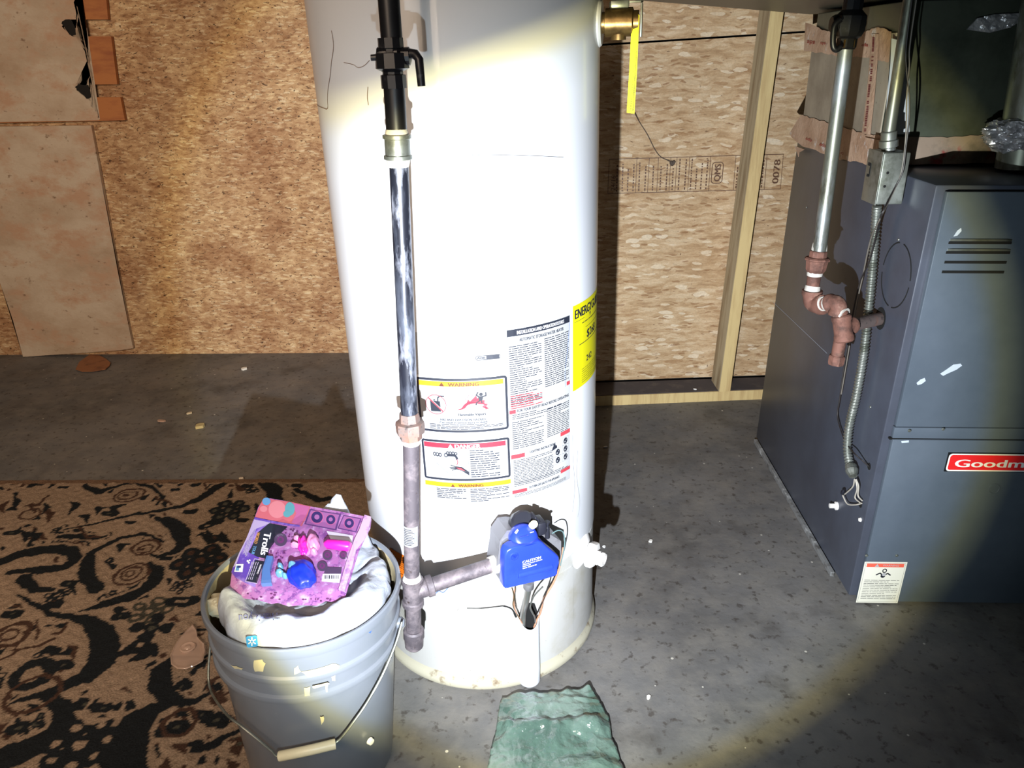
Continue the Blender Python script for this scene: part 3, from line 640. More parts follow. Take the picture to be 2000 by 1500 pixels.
build('burner_sleeve', bm, M('clean_white_enamel', g((226, 230, 238)), .35), hl)
bm = B(); pts = [hc(ph, .0, .2434)]
add_prism(bm, [hc(ph - 4.6, .10, .2436), hc(ph + 4.6, .10, .2436), hc(ph + 4.6, .175, .2436), hc(ph + 3.2, .196, .2436), hc(ph, .202, .2436), hc(ph - 3.4, .196, .2436), hc(ph - 4.6, .178, .2436)], nrm_ * .0006); build('burner_opening', bm, m_black, hl, smooth=0)
# a dark seam above the burner door, running down to the opening
sm = [hpix(x, y, .2438) for x, y in ((912, 1188), (940, 1188), (970, 1185), (985, 1184), (1000, 1190), (1008, 1205))]
bm = B(); add_tube(bm, smooth_path([hc(a, z, .2438) for a, z in sm], 5), [.0006] * 5 + [.0009] * 10 + [.0016] * 8 + [.0022] * 3, 6); build('door_seam', bm, m_black, hl)
# labels -------------------------------------------------------------
def label(name, u0, v0, u1, v1, mat=m_paper, off=.0003):
    p = Print(fcyl); p.rect('x', u0, v0, u1, v1, off, .006); return p.emit({'x': mat}, hl, {'x': name})[0]
pr = Print(fcyl)
# big rating/installation sheet on the right
u0, v0 = 18.4 * D2, .442; u1, v1 = 49.2 * D2, .765
L1 = label('installation_label', u0, v0, u1, v1)
W = u1 - u0
pr.frame('faint_print', u0, v0, u1, v1, .0006)
pr.rect('black_print', u0, v1 - .012, u1, v1, .0007)
pr.text('white_print', 'INSTALLATION AND OPERATION DETAILS', u0 + W * .14, v1 - .0095, .0066, w=W * .74, off=.0011, bold=.0003)
pr.text('grey_print', 'AUTOMATIC STORAGE WATER HEATER', u0 + W * .17, v1 - .0225, .0058, w=W * .70, bold=.0002)
mid_ = u0 + W * .52
pr.lines('grey_print', u0 + .003, mid_ - .004, v1 - .028, v1 - .145, 30, seed=1); pr.lines('grey_print', mid_ + .002, u1 - .003, v1 - .026, v1 - .118, 24, seed=2, short=.15)
pr.lines('light_red_print', u0 + .003, mid_ - .004, v1 - .118, v1 - .145, 6, seed=3, off=.0010, short=.6)
def redbar(a, b, v, h): pr.rect('light_red_print', u0 + W * a, v, u0 + W * b, v + h, .0008)
redbar(0, .09, .612, .007); redbar(.93, 1, .636, .007)
pr.text('grey_print', 'FOR YOUR SAFETY READ BEFORE OPERATING', u0 + W * .11, .6135, .0055, w=W * .86, bold=.0002)
pr.lines('grey_print', u0 + .005, u1 - .02, .611, .600, 3, seed=4)
pr.lines('grey_print', u0 + .004, mid_ - .002, .597, .542, 14, seed=5); pr.lines('grey_print', mid_ + .005, u1 - .003, .606, .548, 16, seed=6, short=.1)
redbar(0, .20, .524, .008); redbar(.80, 1, .540, .008)
pr.text('grey_print', 'LIGHTING INSTRUCTIONS', u0 + W * .28, .5285, .0048, w=W * .42, bold=.0002)
pr.lines('grey_print', u0 + .004, u0 + W * .66, .521, .458 + .012, 16, seed=7, short=.15)
pr.lines('grey_print', u0 + .004, u1 - .006, .476, .4665, 3, seed=8)
for cx, cz in ((.90, .527), (.90, .5105), (.90, .494), (.745, .511), (.745, .4945)):
    x = u0 + W * cx; pr.frame('faint_print', x - .0085, cz - .0080, x + .0085, cz + .0080, .0004)
    pr.disc('black_print', x, cz, .0052, ry=.0062); pr.disc('faint_print', x - .0016, cz - .0010, .0018, off=.0012); pr.disc('faint_print', x + .0018, cz + .0024, .0011, off=.0012)
x = u0 + W * .68; pr.poly('black_print', [(x - .006, .518), (x + .007, .521), (x + .006, .526), (x + .003, .527), (x + .002, .531), (x - .001, .531), (x - .002, .527), (x - .004, .524)], .0009)
redbar(0, .22, .4525, .007); redbar(.80, 1, .463, .007)
pr.text('grey_print', 'TO TURN OFF GAS TO THE APPLIANCE', u0 + W * .25, .4565, .0048, w=W * .52, bold=.0002)
pr.lines('grey_print', u0 + .004, u1 - .012, .4515, .4445, 3, seed=9)
pr.emit(INK, L1)
# yellow energy guide
e0, e1, f0, f1 = 51.4 * D2, 88 * D2, .617, .778
L2 = label('energy_label', e0, f0, e1, f1, m_energy)
pr = Print(fcyl)
pr.text('black_print', 'ENERGYGUIDE', e0 + .006, .753, .017, w=.120, bold=.0009)
yx = e0 + .006 + .120 * .50; pr.poly('black_print', [(yx - .004, .750), (yx + .003, .7495), (yx - .001, .742)]); pr.rect('black_print', yx - .0015, .748, yx + .0005, .757)
pr.rect('black_print', e0 + .004, .7468, e0 + .040, .7474); pr.lines('black_print', e0 + .030, e1 - .004, .741, .737, 1, seed=3)
pr.text('black_print', '$268', e0 + .050, .706, .016, w=.044, bold=.0006); pr.rect('black_print', e0 + .02, .700, e1 - .01, .7012)
pr.rect('black_print', e0 + .044, .727, e1 - .01, .7276)
pr.text('black_print', '242', e0 + .048, .660, .012, w=.026, bold=.0004)
pr.lines('black_print', e0 + .03, e1 - .005, .652, .622, 7, th=.16, seed=12)
pr.emit(INK, L2)
# WARNING (flammable vapours)
a0, a1, z0, z1 = -19.2 * D2, 18.0 * D2, .585, .686; Wd = a1 - a0
L3 = label('flammable_warning_label', a0, z0, a1, z1); pr = Print(fcyl)
pr.rrect('black_print', a0, z0, a1, z1, .006, .0042)
pr.rect('yellow_print', a0 + .0045, z1 - .0145, a1 - .007, z1 - .0055)
def wtri(name, x, z, h, off=.0011):
    pr.poly(name, [(x - h * .6, z), (x + h * .6, z), (x, z + h)], off)
wtri('brown_print', a0 + Wd * .29, z1 - .0142, .0075); pr.text('brown_print', 'WARNING', a0 + Wd * .36, z1 - .0140, .0066, w=Wd * .33, bold=.0004, off=.0011)
cx, cz = a0 + Wd * .21, .6375
pr.disc('light_red_print', cx, cz, .0185, .0175, off=.0012, ry=.0185)
pr.poly('black_print', [(cx - .0095, cz - .013), (cx + .008, cz - .013), (cx + .0075, cz + .006), (cx - .010, cz + .007)], .0009)
pr.stroke('black_print', [(cx + .004, cz + .006), (cx + .0045, cz + .013), (cx + .008, cz + .016), (cx + .015, cz + .016)], .0022); pr.rect('black_print', cx - .004, cz + .007, cx - .001, cz + .0095)
pr.stroke('light_red_print', [(cx - .0125, cz + .0125), (cx + .0125, cz - .0125)], .003, .0015); pr.stroke('white_print', [(cx - .0115, cz + .0135), (cx + .0135, cz - .0115)], .0006, .0016)
fx = a0 + Wd * .44
fl_pts = [(0, 0), (.008, .004), (.012, .010), (.017, .014), (.020, .020), (.023, .016), (.028, .021), (.034, .027), (.035, .021), (.040, .024), (.042, .017), (.048, .017), (.047, .011), (.053, .009), (.050, .005), (.054, .001), (.048, .0)]
pr.poly('red_print', [(fx + a, .6275 + b) for a, b in fl_pts], .0008)
for (x, z, b) in ((.014, .0165, .003), (.018, .022, .004), (.026, .024, .003)): pr.stroke('red_print', [(fx + x, .628 + z), (fx + x + b, .628 + z + .006)], .0007)
mx, mz = fx + .041, .652
pr.disc('black_print', mx + .001, mz + .004, .0031, ry=.0028, off=.0013)
pr.poly('black_print', [(mx - .004, mz), (mx + .005, mz + .001), (mx + .003, mz - .007), (mx - .003, mz - .009)], .0012)
for P_ in ([(mx - .003, mz), (mx - .007, mz + .003), (mx - .004, mz + .008)], [(mx + .004, mz), (mx + .0095, mz + .001), (mx + .009, mz + .007)], [(mx - .002, mz - .008), (mx - .007, mz - .011), (mx - .008, mz - .015)], [(mx + .001, mz - .007), (mx + .002, mz - .012)]): pr.stroke('black_print', P_, .0022, .0012)
pr.text('black_print', 'Flammable Vapors', a0 + Wd * .45, .6170, .0050, w=Wd * .30, bold=.0003)
pr.rect('faint_print', a0 + .006, .6128, a1 - .008, .6132)
pr.text('grey_print', 'FIRE AND EXPLOSION HAZARD', a0 + Wd * .5, .6072, .0042, w=Wd * .50, align='C', bold=.0002); pr.text('grey_print', 'Can result in serious injury or death', a0 + Wd * .5, .6024, .0036, w=Wd * .52, align='C', bold=.0002)
pr.lines('grey_print', a0 + Wd * .12, a1 - .010, .6012, .5902, 4, seed=21, th=.45)
pr.emit(INK, L3)
# DANGER (scald)
z0, z1 = .489, .569
L4 = label('scald_danger_label', a0, z0, a1, z1); pr = Print(fcyl)
pr.rrect('black_print', a0, z0, a1, z1, .005, .0040)
pr.rect('red_print', a0 + .0045, z1 - .0150, a1 - .007, z1 - .0055)
wtri('white_print', a0 + Wd * .34, z1 - .0146, .0080); pr.text('white_print', 'DANGER', a0 + Wd * .39, z1 - .0145, .0080, w=Wd * .28, bold=.0006, off=.0012)
tx = a0 + Wd * .20
for i, (x, z) in enumerate(((-.008, .541), (-.003, .5405), (.002, .5400))): pr.disc('black_print', tx + x, z, .0030, .0016, ry=.0040)
for i in range(4): pr.disc('black_print', tx + .016 + i * .0048, .5445 - (i == 3) * .001, .0030, .0014, ry=.0033)
pr.disc('black_print', tx + .0125, .5400, .0034, .0020, ry=.0045); pr.stroke('black_print', [(tx + .015, .540), (tx + .028, .540), (tx + .031, .537), (tx + .032, .533)], .0040)
pr.stroke('light_red_print', [(tx + .0315, .5325), (tx + .033, .527), (tx + .031, .521)], .0014, .0008)
pr.stroke('grey_print', [(tx - .012, .5265), (tx + .047, .5300)], .0004); pr.stroke('grey_print', [(tx + .052, .553), (tx + .052, .498)], .0005); pr.stroke('grey_print', [(tx - .006, .5235), (tx + .012, .506), (tx + .030, .498)], .0004)
hx, hz = tx + .031, .5165
for P_ in ([(0, 0), (-.011, .004)], [(-.001, -.001), (-.013, .000)], [(0, -.002), (-.012, -.003)], [(0, -.003), (-.009, -.006)]): pr.stroke('black_print', [(hx + p[0], hz + p[1]) for p in P_], .0015)
pr.poly('black_print', [(hx - .002, hz + .002), (hx + .008, hz + .001), (hx + .0205, hz - .009), (hx + .0205, hz - .016), (hx + .008, hz - .007), (hx - .001, hz - .004)], .0010); pr.poly('light_red_print', [(hx - .002, hz), (hx + .007, hz - .001), (hx + .014, hz - .007), (hx + .004, hz - .004)], .0013)
pr.lines('grey_print', a0 + Wd * .55, a0 + Wd * .88, .5515, .495, 13, seed=31, th=.4, short=.7)
pr.emit(INK, L4)
# second WARNING
z0, z1 = .441, .485
L5 = label('second_warning_label', a0, z0, a1 + .0005, z1); pr = Print(fcyl)
pr.frame('faint_print', a0, z0, a1, z1, .0005)
pr.rect('yellow_print', a0, z1 - .0095, a1, z1 - .0002); wtri('brown_print', a0 + Wd * .335, z1 - .0092, .0065); pr.text('brown_print', 'WARNING', a0 + Wd * .40, z1 - .0088, .0062, w=Wd * .28, bold=.0004, off=.0011)
pr.lines('grey_print', a0 + .022, a0 + Wd * .48, z1 - .012, z0 + .010, 6, seed=41, th=.42); pr.lines('grey_print', a0 + Wd * .53, a1 - .004, z1 - .012, z0 + .004, 8, seed=42, th=.42)
pr.emit(INK, L5)
# pale rating plate above
L6 = label('rating_plate', -19 * D2, .690, 17.6 * D2, .766, m_paper, .0002); pr = Print(fcyl)
pr.lines('faint_print', -15.5 * D2, -3 * D2, .760, .700, 12, seed=51, th=.25, short=.8); pr.lines('faint_print', 5 * D2, 15 * D2, .762, .757, 1, seed=52, th=.6)
pr.rrect('black_print', 5.8 * D2, .7175, 15.6 * D2, .7255, .003, .0009)
pr.rect('grey_print', 10 * D2, .7185, 15.2 * D2, .7245, .0006); pr.text('grey_print', 'A08', 6.3 * D2, .7192, .0045, w=3.2 * D2, bold=.0003)
rnd = random.Random(9); x = -4.5 * D2
while x < 13 * D2:
    wv_ = rnd.choice([.0006, .001, .0016]); pr.rect('faint_print', x, .6985, x + wv_, .7070, .0006); x += wv_ + rnd.choice([.0008, .0012, .002])
pr.emit(INK, L6)
# orange sticker low on the left
s0 = hpix(781, 1105); p = Print(fcyl); uo = s0[0] * D2
L7 = label('orange_sticker', uo - .026, s0[1] - .032, uo + .016, s0[1] + .032, m_orange, .0012)
pr = Print(lambda u, v, o: fcyl(u, v, o + .001)); pr.lines('brown_print', uo - .016, uo + .013, s0[1] + .020, s0[1] - .024, 9, seed=61, th=.3); pr.emit(INK, L7)
# perforated air inlet
s0 = hpix(786, 1188, .2400); bm = B()
for i in range(12):
    for k in range(30):
        a = s0[0] - 3.2 + i * .62 + (k % 2) * .31; z = s0[1] + .045 - k * .0032
        q = [hc(a, z, .2401), hc(a + .3, z + .0004, .2401), hc(a + .3, z + .0017, .2401), hc(a, z + .0013, .2401)]; bm.faces.new([bm.verts.new(v) for v in q])
build('air_inlet_screen', bm, m_ink, hl, smooth=0)
# marks
def mark(name, pix, wd, mat, r=.0006):
    pr = Print(fcyl); pts = [hpix(*p) for p in pix]; pts = smooth_path([V(a * D2, z, 0) for a, z in pts], 5); pr.stroke('k', [(p.x, p.y) for p in pts], wd, r); pr.emit({'k': mat}, hl, {'k': name})
m_pen = flat('blue_pen_line', (90, 120, 190)); m_soot = flat('soot_line', (120, 100, 88))
mark('pen_line', [(1112, 625), (1110, 660), (1106, 700), (1103, 730), (1104, 755)], .0009, m_pen)
mark('soot_line', [(648, 60), (652, 90), (648, 120), (645, 150), (641, 175), (640, 195), (640, 212), (630, 210), (618, 203)], .0014, m_soot)
mark('soot_line', [(722, 118), (712, 128), (700, 132), (690, 126), (672, 122)], .0008, m_soot); mark('soot_line', [(719, 170), (718, 190), (720, 205)], .0014, m_soot)
mark('soot_line', [(723, 605), (730, 640), (740, 680), (748, 710)], .0006, m_soot); mark('soot_line', [(1118, 850), (1119, 900), (1122, 950), (1118, 1000)], .0006, m_gray); mark('soot_line', [(1128, 880), (1126, 930), (1132, 980), (1128, 1010)], .0005, m_gray)
mark('pen_line', [(850, 1160), (858, 1154), (866, 1157), (876, 1147)], .0012, m_pen); mark('soot_line', [(918, 302), (930, 303), (945, 302), (1000, 303), (1060, 305), (1100, 307)], .0005, m_gray)
# ------------------------------------------------------------------ gas control valve on the tank front
gv = empty('gas_control', (0, 0, 0)); gv.parent = hl
n24 = V(math.sin(math.radians(24.2)), -math.cos(math.radians(24.2)), 0); t24 = V(math.cos(math.radians(24.2)), math.sin(math.radians(24.2)), 0)
def gvp(s, z, r): return n24 * r + t24 * s + V(0, 0, z)
def gpix(px, py, r):
    """pixel on the vertical plane at distance r in front of the tank axis -> (s, z)"""
    p = onplane(px, py, HM @ (n24 * r), (HM.to_3x3() @ n24)); q = HI @ p; return q.dot(t24), q.z
def crop(x, y): return 940 + x / 8.333, 980 + y / 8.333
RC = .335
cov = [(385, 880), (378, 1100), (370, 1395), (395, 1420), (430, 1415), (960, 1290), (1215, 1212), (1245, 1180), (1250, 1090), (1275, 1000), (1268, 900), (1215, 850), (1080, 740), (1000, 665), (930, 640), (800, 690), (640, 718), (500, 745), (420, 800)]
P2 = [gpix(*crop(*c), RC) for c in cov]
P2 = P2[::-1]
bm = B()
def inset(P, d):
    c = (sum(a for a, b in P) / len(P), sum(b for a, b in P) / len(P)); return [(a + (c[0] - a) * d, b + (c[1] - b) * d) for a, b in P]
levels = [(P2, RC - .020), (P2, RC - .003), (inset(P2, .025), RC - .0006), (inset(P2, .06), RC)]
rg = [[bm.verts.new(gvp(a, b, r)) for a, b in P] for P, r in levels]
for k in range(3):
    for i in range(len(P2)): j = (i + 1) % len(P2); bm.faces.new((rg[k][i], rg[k][j], rg[k + 1][j], rg[k + 1][i]))
bmesh.ops.triangulate(bm, faces=[bm.faces.new(rg[-1]), bm.faces.new(list(reversed(rg[0])))]); bmesh.ops.recalc_face_normals(bm, faces=bm.faces)
build('blue_cover', bm, m_blue, gv, smooth=50)
s_, z_ = gpix(*crop(850, 1150), RC); a_, b_ = gpix(*crop(600, 1200), RC); c_, d_ = gpix(*crop(1150, 1060), RC)
bm = B(); add_tube(bm, [gvp(a_, b_, RC - .002), gvp(c_, d_, RC - .002)], .0062, 14); s_, z_ = gpix(*crop(535, 890), RC); add_lathe(bm, gvp(s_, z_, RC - .001), n24, [(.0085, 0), (.0085, .0012), (.0065, .002), (.006, .001), (0, .001)], 20); build('cover_relief', bm, m_blue, gv)
def fgv(u, v, off): return gvp(u, v, RC + off)
pr = Print(fgv); sl_ = math.radians(0)
s0, z0 = gpix(*crop(672, 1010), RC + .0008); s1, _ = gpix(*crop(970, 950), RC + .0008); wC = s1 - s0
pr.text('white_print', 'CAUTION', s0, z0, .0058, w=wC, bold=.0004, off=.0009); pr.lines('white_print', s0, s0 + wC * 1.3, z0 - .001, z0 - .0046, 1, th=.5, seed=1); pr.lines('white_print', s0, s0 + wC * .5, z0 - .0046, z0 - .0082, 1, th=.5, seed=2); pr.lines('white_print', s0, s0 + wC * 1.15, z0 - .0082, z0 - .0122, 1, th=.5, seed=3)
pr.emit(INK, gv)
# cast body behind the cover
body = [(300, 640), (290, 800), (240, 1080), (240, 1180), (380, 1400), (700, 1330), (1000, 1240), (1250, 1100), (1300, 880), (1300, 640), (1130, 540), (900, 500), (560, 450), (420, 470)]
RB = .300; Pb = [gpix(*crop(*c), RB) for c in body][::-1]; bm = B(); add_prism(bm, [gvp(a, b, RB) for a, b in Pb], n24 * -.045); build('valve_body', bm, m_castgrey, gv, smooth=30)
Pb = inset(P2, .10); bm = B(); add_prism(bm, [gvp(a, b, RC - .0205) for a, b in Pb], n24 * -.016); build('valve_neck', bm, m_castgrey, gv, smooth=30)
# thermostat dial and knobs on the sloping top
top_ax = (n24 * .72 + V(0, 0, .70)).normalized()
kp = HI @ onplane(*crop(728, 560), HM @ (n24 * .322), HM.to_3x3() @ n24)
kb = kp - top_ax * .022
bm = B(); add_lathe(bm, kb, top_ax, [(0, 0), (.0262, 0), (.0272, .004), (.0262, .010), (.0245, .0125), (.0235, .016), (.019, .0205), (.0125, .0222), (0, .0225)], 32); build('temperature_dial', bm, m_blue, gv)
bm = B(); add_box(bm, kb + top_ax * .022 + t24 * -.004, (.018, .004, .0035), Matrix.Rotation(math.radians(24), 3, 'Z'), .001); build('dial_ridge', bm, m_blue, gv)
pd = Print(lambda u, v, o: kb + top_ax * (.0225 + o) + (t24 * u + top_ax.cross(t24) * v)); pd.text('white_print', 'LOW', -.016, .0078, .0045, w=.008, rot=35, bold=.0003); pd.rect('white_print', .0085, .003, .0155, .0045); pd.emit(INK, gv)
dk = HI @ onplane(*crop(720, 330), HM @ (n24 * .300), HM.to_3x3() @ n24)
bm = B(); add_lathe(bm, dk - top_ax * .030, top_ax, [(0, 0), (.024, 0), (.026, .008), (.024, .020), (.020, .024), (0, .024)], 12)
for k in range(5): add_box(bm, dk + t24 * (.016 + .003 * k) + V(0, 0, .004 - .006 * k), (.004, .020, .014), Matrix.Rotation(math.radians(24 + 10 * k), 3, 'Z'), .001)
add_box(bm, dk + t24 * .026 + V(0, 0, -.014), (.016, .03, .026), Matrix.Rotation(math.radians(24), 3, 'Z'), .003)
build('black_knob_housing', bm, m_blackpl, gv, smooth=30)
cb_ = HI @ onplane(*crop(862, 360), HM @ (n24 * .318), HM.to_3x3() @ n24)
bm = B(); add_lathe(bm, cb_ - top_ax * .012, top_ax, [(0, 0), (.0068, 0), (.0068, .012), (.0058, .0135), (.004, .012), (0, .012)], 20); build('igniter_button', bm, m_cream, gv)
bp_ = HI @ onplane(*crop(1072, 430), HM @ (n24 * .300), HM.to_3x3() @ n24)
bm = B(); add_lathe(bm, bp_ - V(0, 0, .020), (0, 0, 1), [(0, 0), (.0048, 0), (.0048, .022), (.003, .024), (.003, .030), (.0055, .031), (.0055, .034), (0, .034)], 14); build('reset_plunger', bm, m_blackpl, gv)
# wires and burner tubes down into the sleeve
def gw(pix, r0, r1):
    n = len(pix); return [gvp(*gpix(x, y, r0 + (r1 - r0) * i / (n - 1)), r0 + (r1 - r0) * i / (n - 1)) for i, (x, y) in enumerate(pix)]
def wire(name, pts, r, mat, par=None, n=8): bm = B(); add_tube(bm, smooth_path(pts, 8), r, n); return build(name, bm, mat, par or gv)
wire('thermocouple_wire', gw([(1078, 1042), (1090, 1036), (1100, 1040), (1103, 1060), (1099, 1085), (1094, 1105)], .300, .292), .0011, m_wiregrn)
wire('copper_tube', gw([(1100, 1070), (1092, 1110), (1080, 1140), (1062, 1170), (1056, 1195), (1048, 1212), (1043, 1225)], .290, .252), .0019, m_copper)
wire('thermocouple_wire', gw([(1076, 1128), (1070, 1150), (1058, 1180), (1046, 1205)], .296, .256), .0011, m_wire)
wire('pilot_tube', gw([(1060, 1146), (1048, 1158), (1040, 1170), (1036, 1188), (1044, 1205), (1046, 1220)], .300, .254), .0016, m_alu)
wire('copper_tube', gw([(1005, 1150), (1003, 1170), (1006, 1190), (1012, 1203), (1020, 1218)], .294, .252), .0013, m_copper)
wire('pilot_tube', gw([(1000, 1148), (1004, 1165), (1002, 1182), (1010, 1200), (1018, 1214)], .300, .254), .0012, m_brass)
s0, z0 = gpix(1032, 1140, .300); s1, z1 = gpix(1027, 1222, .262)
bm = B(); add_tube(bm, [gvp(s0, z0 + .006, .302), gvp(s0, z0 - .008, .300), gvp(s0, z0 - .012, .298)], [.010, .010, .007], 16); build('tube_nut', bm, m_castgrey, gv)
bm = B(); add_tube(bm, smooth_path([gvp(s0, z0 - .008, .300), gvp(s0 * .5 + s1 * .5, (z0 + z1) / 2 + .010, .278), gvp(s1, z1 + .018, .2500), gvp(s1, z1 - .05, .2455)], 6), .0062, 14); build('burner_tube', bm, m_alu, gv)
# inlet nipple smeared with pipe dope
s0, z0 = gpix(968, 1102, .285)
bm = B(); q = gvp(s0, z0, .285); add_tube(bm, [q - t24 * .012, q - t24 * .004, q + t24 * .006, q + t24 * .016], [.0150, .0175, .0180, .0165], 18)
rr = random.Random(2)
for v in bm.verts: v.co += V(rr.uniform(-1, 1), rr.uniform(-1, 1), rr.uniform(-1, 1)) * .0012
build('dope_collar', bm, m_dope, gv); INLET = HM @ (q - t24 * .010)
# drain valve
dph, dz = 61.5, .243; dn = hc(dph, 0, 1).normalized(); dn = (dn + V(0, 0, -.05)).normalized(); q = hc(dph, dz, .236)
dv_ = empty('drain_valve', (0, 0, 0)); dv_.parent = hl
bm = B(); add_lathe(bm, q, dn, [(0, 0), (.040, 0), (.037, .004), (.026, .009), (.018, .011), (0, .011)], 32); build('valve_boss', bm, m_whitepl, dv_)
bm = B(); add_lathe(bm, q + dn * .010, dn, [(0, 0), (.014, 0), (.014, .006), (.0255, .007), (.027, .010), (.027, .019), (.0255, .022), (.014, .023), (0, .023)], 8); build('valve_wheel', bm, m_whitepl, dv_, smooth=25)
bm = B(); add_lathe(bm, q + dn * .030 + V(0, 0, -.003), dn, [(0, 0), (.0145, 0), (.0145, .010), (.0128, .011), (.0128, .014), (.0145, .015), (.0145, .020), (.0125, .0225), (.009, .0225), (.009, .018), (0, .018)], 24); build('valve_spout', bm, m_whitepl, dv_)
# temperature and pressure valve at the upper right
tp = empty('relief_valve', (0, 0, 0)); tp.parent = hl
tn = V(math.sin(math.radians(80)), -math.cos(math.radians(80)), 0); q = HI @ atY(1168, 44, 1.335)
q = hc(80, q.z, .238)
bm = B(); add_lathe(bm, q, tn, [(0, 0), (.036, 0), (.036, .004), (.033, .0075), (0, .0075)], 32); build('escutcheon', bm, m_skirt, tp)
bm = B(); add_lathe(bm, q + tn * .006, tn, [(0, 0), (.016, 0), (.016, .006), (.0215, .007), (.0215, .050), (.017, .052), (.017, .060), (0, .060)], 24); add_tube(bm, [q + tn * .034, q + tn * .034 - V(0, 0, .026)], .0125, 18); build('valve_body', bm, m_brass, tp)
bm = B(); add_box(bm, q + tn * .034 + V(0, 0, .026), (.030, .026, .012), None, .003); add_box(bm, q + tn * .070 + V(0, 0, .002), (.003, .022, .050), Matrix.Rotation(math.radians(-10), 3, 'Z'), .001); add_box(bm, q + tn * .052 + V(0, 0, .029), (.040, .010, .003), None, .0008); build('lift_lever', bm, m_galv, tp)
bm = B(); add_tube(bm, [q + tn * .034 + V(0, 0, .03), q + tn * .034 + V(0, 0, .20)], .010, 16); build('spindle_housing', bm, m_blackiron, tp)
TPQ = HM @ (q + tn * .056)
# yellow tag hanging from it
tY = TPQ.y - .012
bm = B(); L = [atY(*p, tY) for p in ((1243, 26), (1233, 60), (1229, 140), (1224, 220))]; Rr = [atY(*p, tY - .006) for p in ((1249, 30), (1247, 70), (1244, 140), (1239, 222))]
for i in range(3):
    a = [bm.verts.new(x) for x in (L[i], Rr[i], Rr[i + 1], L[i + 1])]; bm.faces.new(a)
bmesh.ops.remove_doubles(bm, verts=bm.verts, dist=1e-5)
r_ = bmesh.ops.extrude_face_region(bm, geom=list(bm.faces)); bmesh.ops.translate(bm, verts=[v for v in r_['geom'] if isinstance(v, bmesh.types.BMVert)], vec=(0, .0008, 0)); bmesh.ops.recalc_face_normals(bm, faces=bm.faces)
tg = build('hang_tag', bm, m_tagyel, None, smooth=0); tag(tg, 'long yellow plastic tag hanging from the brass relief valve at the heater top', 'tag')
pr = Print(lambda u, v, o: (L[0].lerp(L[3], v)).lerp(Rr[0].lerp(Rr[3], v), u) + V(0, -o - .0006, 0))
rnd = random.Random(6); v = .36
while v < .97:
    pr.rect('black_print', .66, v, .86, v + .004, .0006, 9)
    if rnd.random() < .55: pr.rect('black_print', .36, v, .56, v + .003, .0006, 9)
    v += .011
pr.emit(INK, tg)
# ------------------------------------------------------------------ gas riser in front of the heater
gp = empty('gas_pipe', tuple(atY(808, 1255, 1.09))); tag(gp, 'black and grey gas pipe running down in front of the white water heater', 'pipe')
gp.location.z = .17; GI = Matrix.Translation(-gp.location)
PY = 1.088
tee = V(*(INLET + (HM.to_3x3() @ -t24) * .128)); 
def gpx(px, py): return atY(px, py, tee.y)
def seg(name, p0, p1, r, mat, **k): bm = B(); add_tube(bm, [gpx(*p0), gpx(*p1)], r, 20); return build(name, bm, mat, gp, inv=GI, **k)
def zcol(name, p0, p1, prof, mat, n=20, smooth=30):
    a, b = gpx(*p0), gpx(*p1); d = (b - a); L = d.length; bm = B(); add_lathe(bm, a, d.normalized(), [(r, t * L) for r, t in prof], n); return build(name, bm, mat, gp, inv=GI, smooth=smooth)
PR = .0133
top = gpx(757, 0); bm = B(); ex = top + (top - gpx(763, 80)).normalized() * .9; ex.z = min(ex.z, 2.2); add_tube(bm, [ex, gpx(766, 90)], PR + .0006, 20); build('upper_pipe', bm, m_blackiron, gp, inv=GI)
va = empty('shutoff_valve', (0, 0, 0)); va.parent = gp
def vpart(name, bm, mat, **k): return build(name, bm, mat, va, inv=GI, **k)
a, b = gpx(762, 74), gpx(768, 150); d = (b - a).normalized(); bm = B(); add_lathe(bm, a, d, [(.0165, 0), (.0165, .012), (.0135, .013), (.0135, .017), (.021, .018), (.022, .036), (.0135, .040), (.0135, .043), (.0165, .044), (.0165, .060)], 10); vpart('valve_body', bm, m_blackiron, smooth=25)
c = gpx(764, 112); bm = B(); add_lathe(bm, c + V(-.026, 0, .0), (1, 0, .02), [(0, 0), (.004, 0), (.004, .008), (.012, .009), (.014, .014), (.014, .036), (.011, .040), (.011, .050), (.006, .052), (0, .052)], 12); vpart('valve_stem', bm, m_blackiron, smooth=25)
bm = B(); h0 = c + V(.024, -.002, .004); h1 = gpx(812, 106) + V(0, -.004, 0); h2 = gpx(820, 116) + V(0, -.008, 0); h3 = gpx(825, 168) + V(0, -.008, 0)
add_tube(bm, [h0, h1, h2, (h2 + h3) / 2, h3], [.0062, .006, .0058, .0055, .0052], 12); vpart('valve_handle', bm, m_blackiron)
zcol('dope_ring', (768, 148), (769, 156), [(.0150, 0), (.0155, .5), (.0142, 1)], m_dope)
seg('upper_nipple', (769, 154), (775, 262), PR + .0008, m_blackiron)
zcol('dope_ring', (774, 252), (775, 264), [(.0142, 0), (.0155, .5), (.0162, 1)], m_dope)
zcol('galvanised_coupling', (775, 262), (778, 312), [(.0165, 0), (.0192, .03), (.0192, .16), (.0172, .19), (.0172, .80), (.0192, .83), (.0192, .97), (.0165, 1)], m_galv, 24)
zcol('dope_ring', (778, 311), (779, 326), [(.0165, 0), (.0158, .4), (.0140, 1)], m_dope)
seg('dusty_pipe', (779, 320), (800, 812), PR, m_dustpipe)
zcol('pipe_union', (799, 806), (803, 858), [(.0150, 0), (.0158, .08), (.0165, .30), (.0225, .34), (.0232, .45), (.0225, .74), (.0178, .78), (.0178, .96), (.015, 1)], m_rustgrey, 8, 20)
zcol('dope_ring', (803, 857), (803, 866), [(.0150, 0), (.0152, .6), (.0142, 1)], m_dope)
seg('lower_pipe', (803, 860), (804.5, 1132), PR - .0002, m_greypipe)
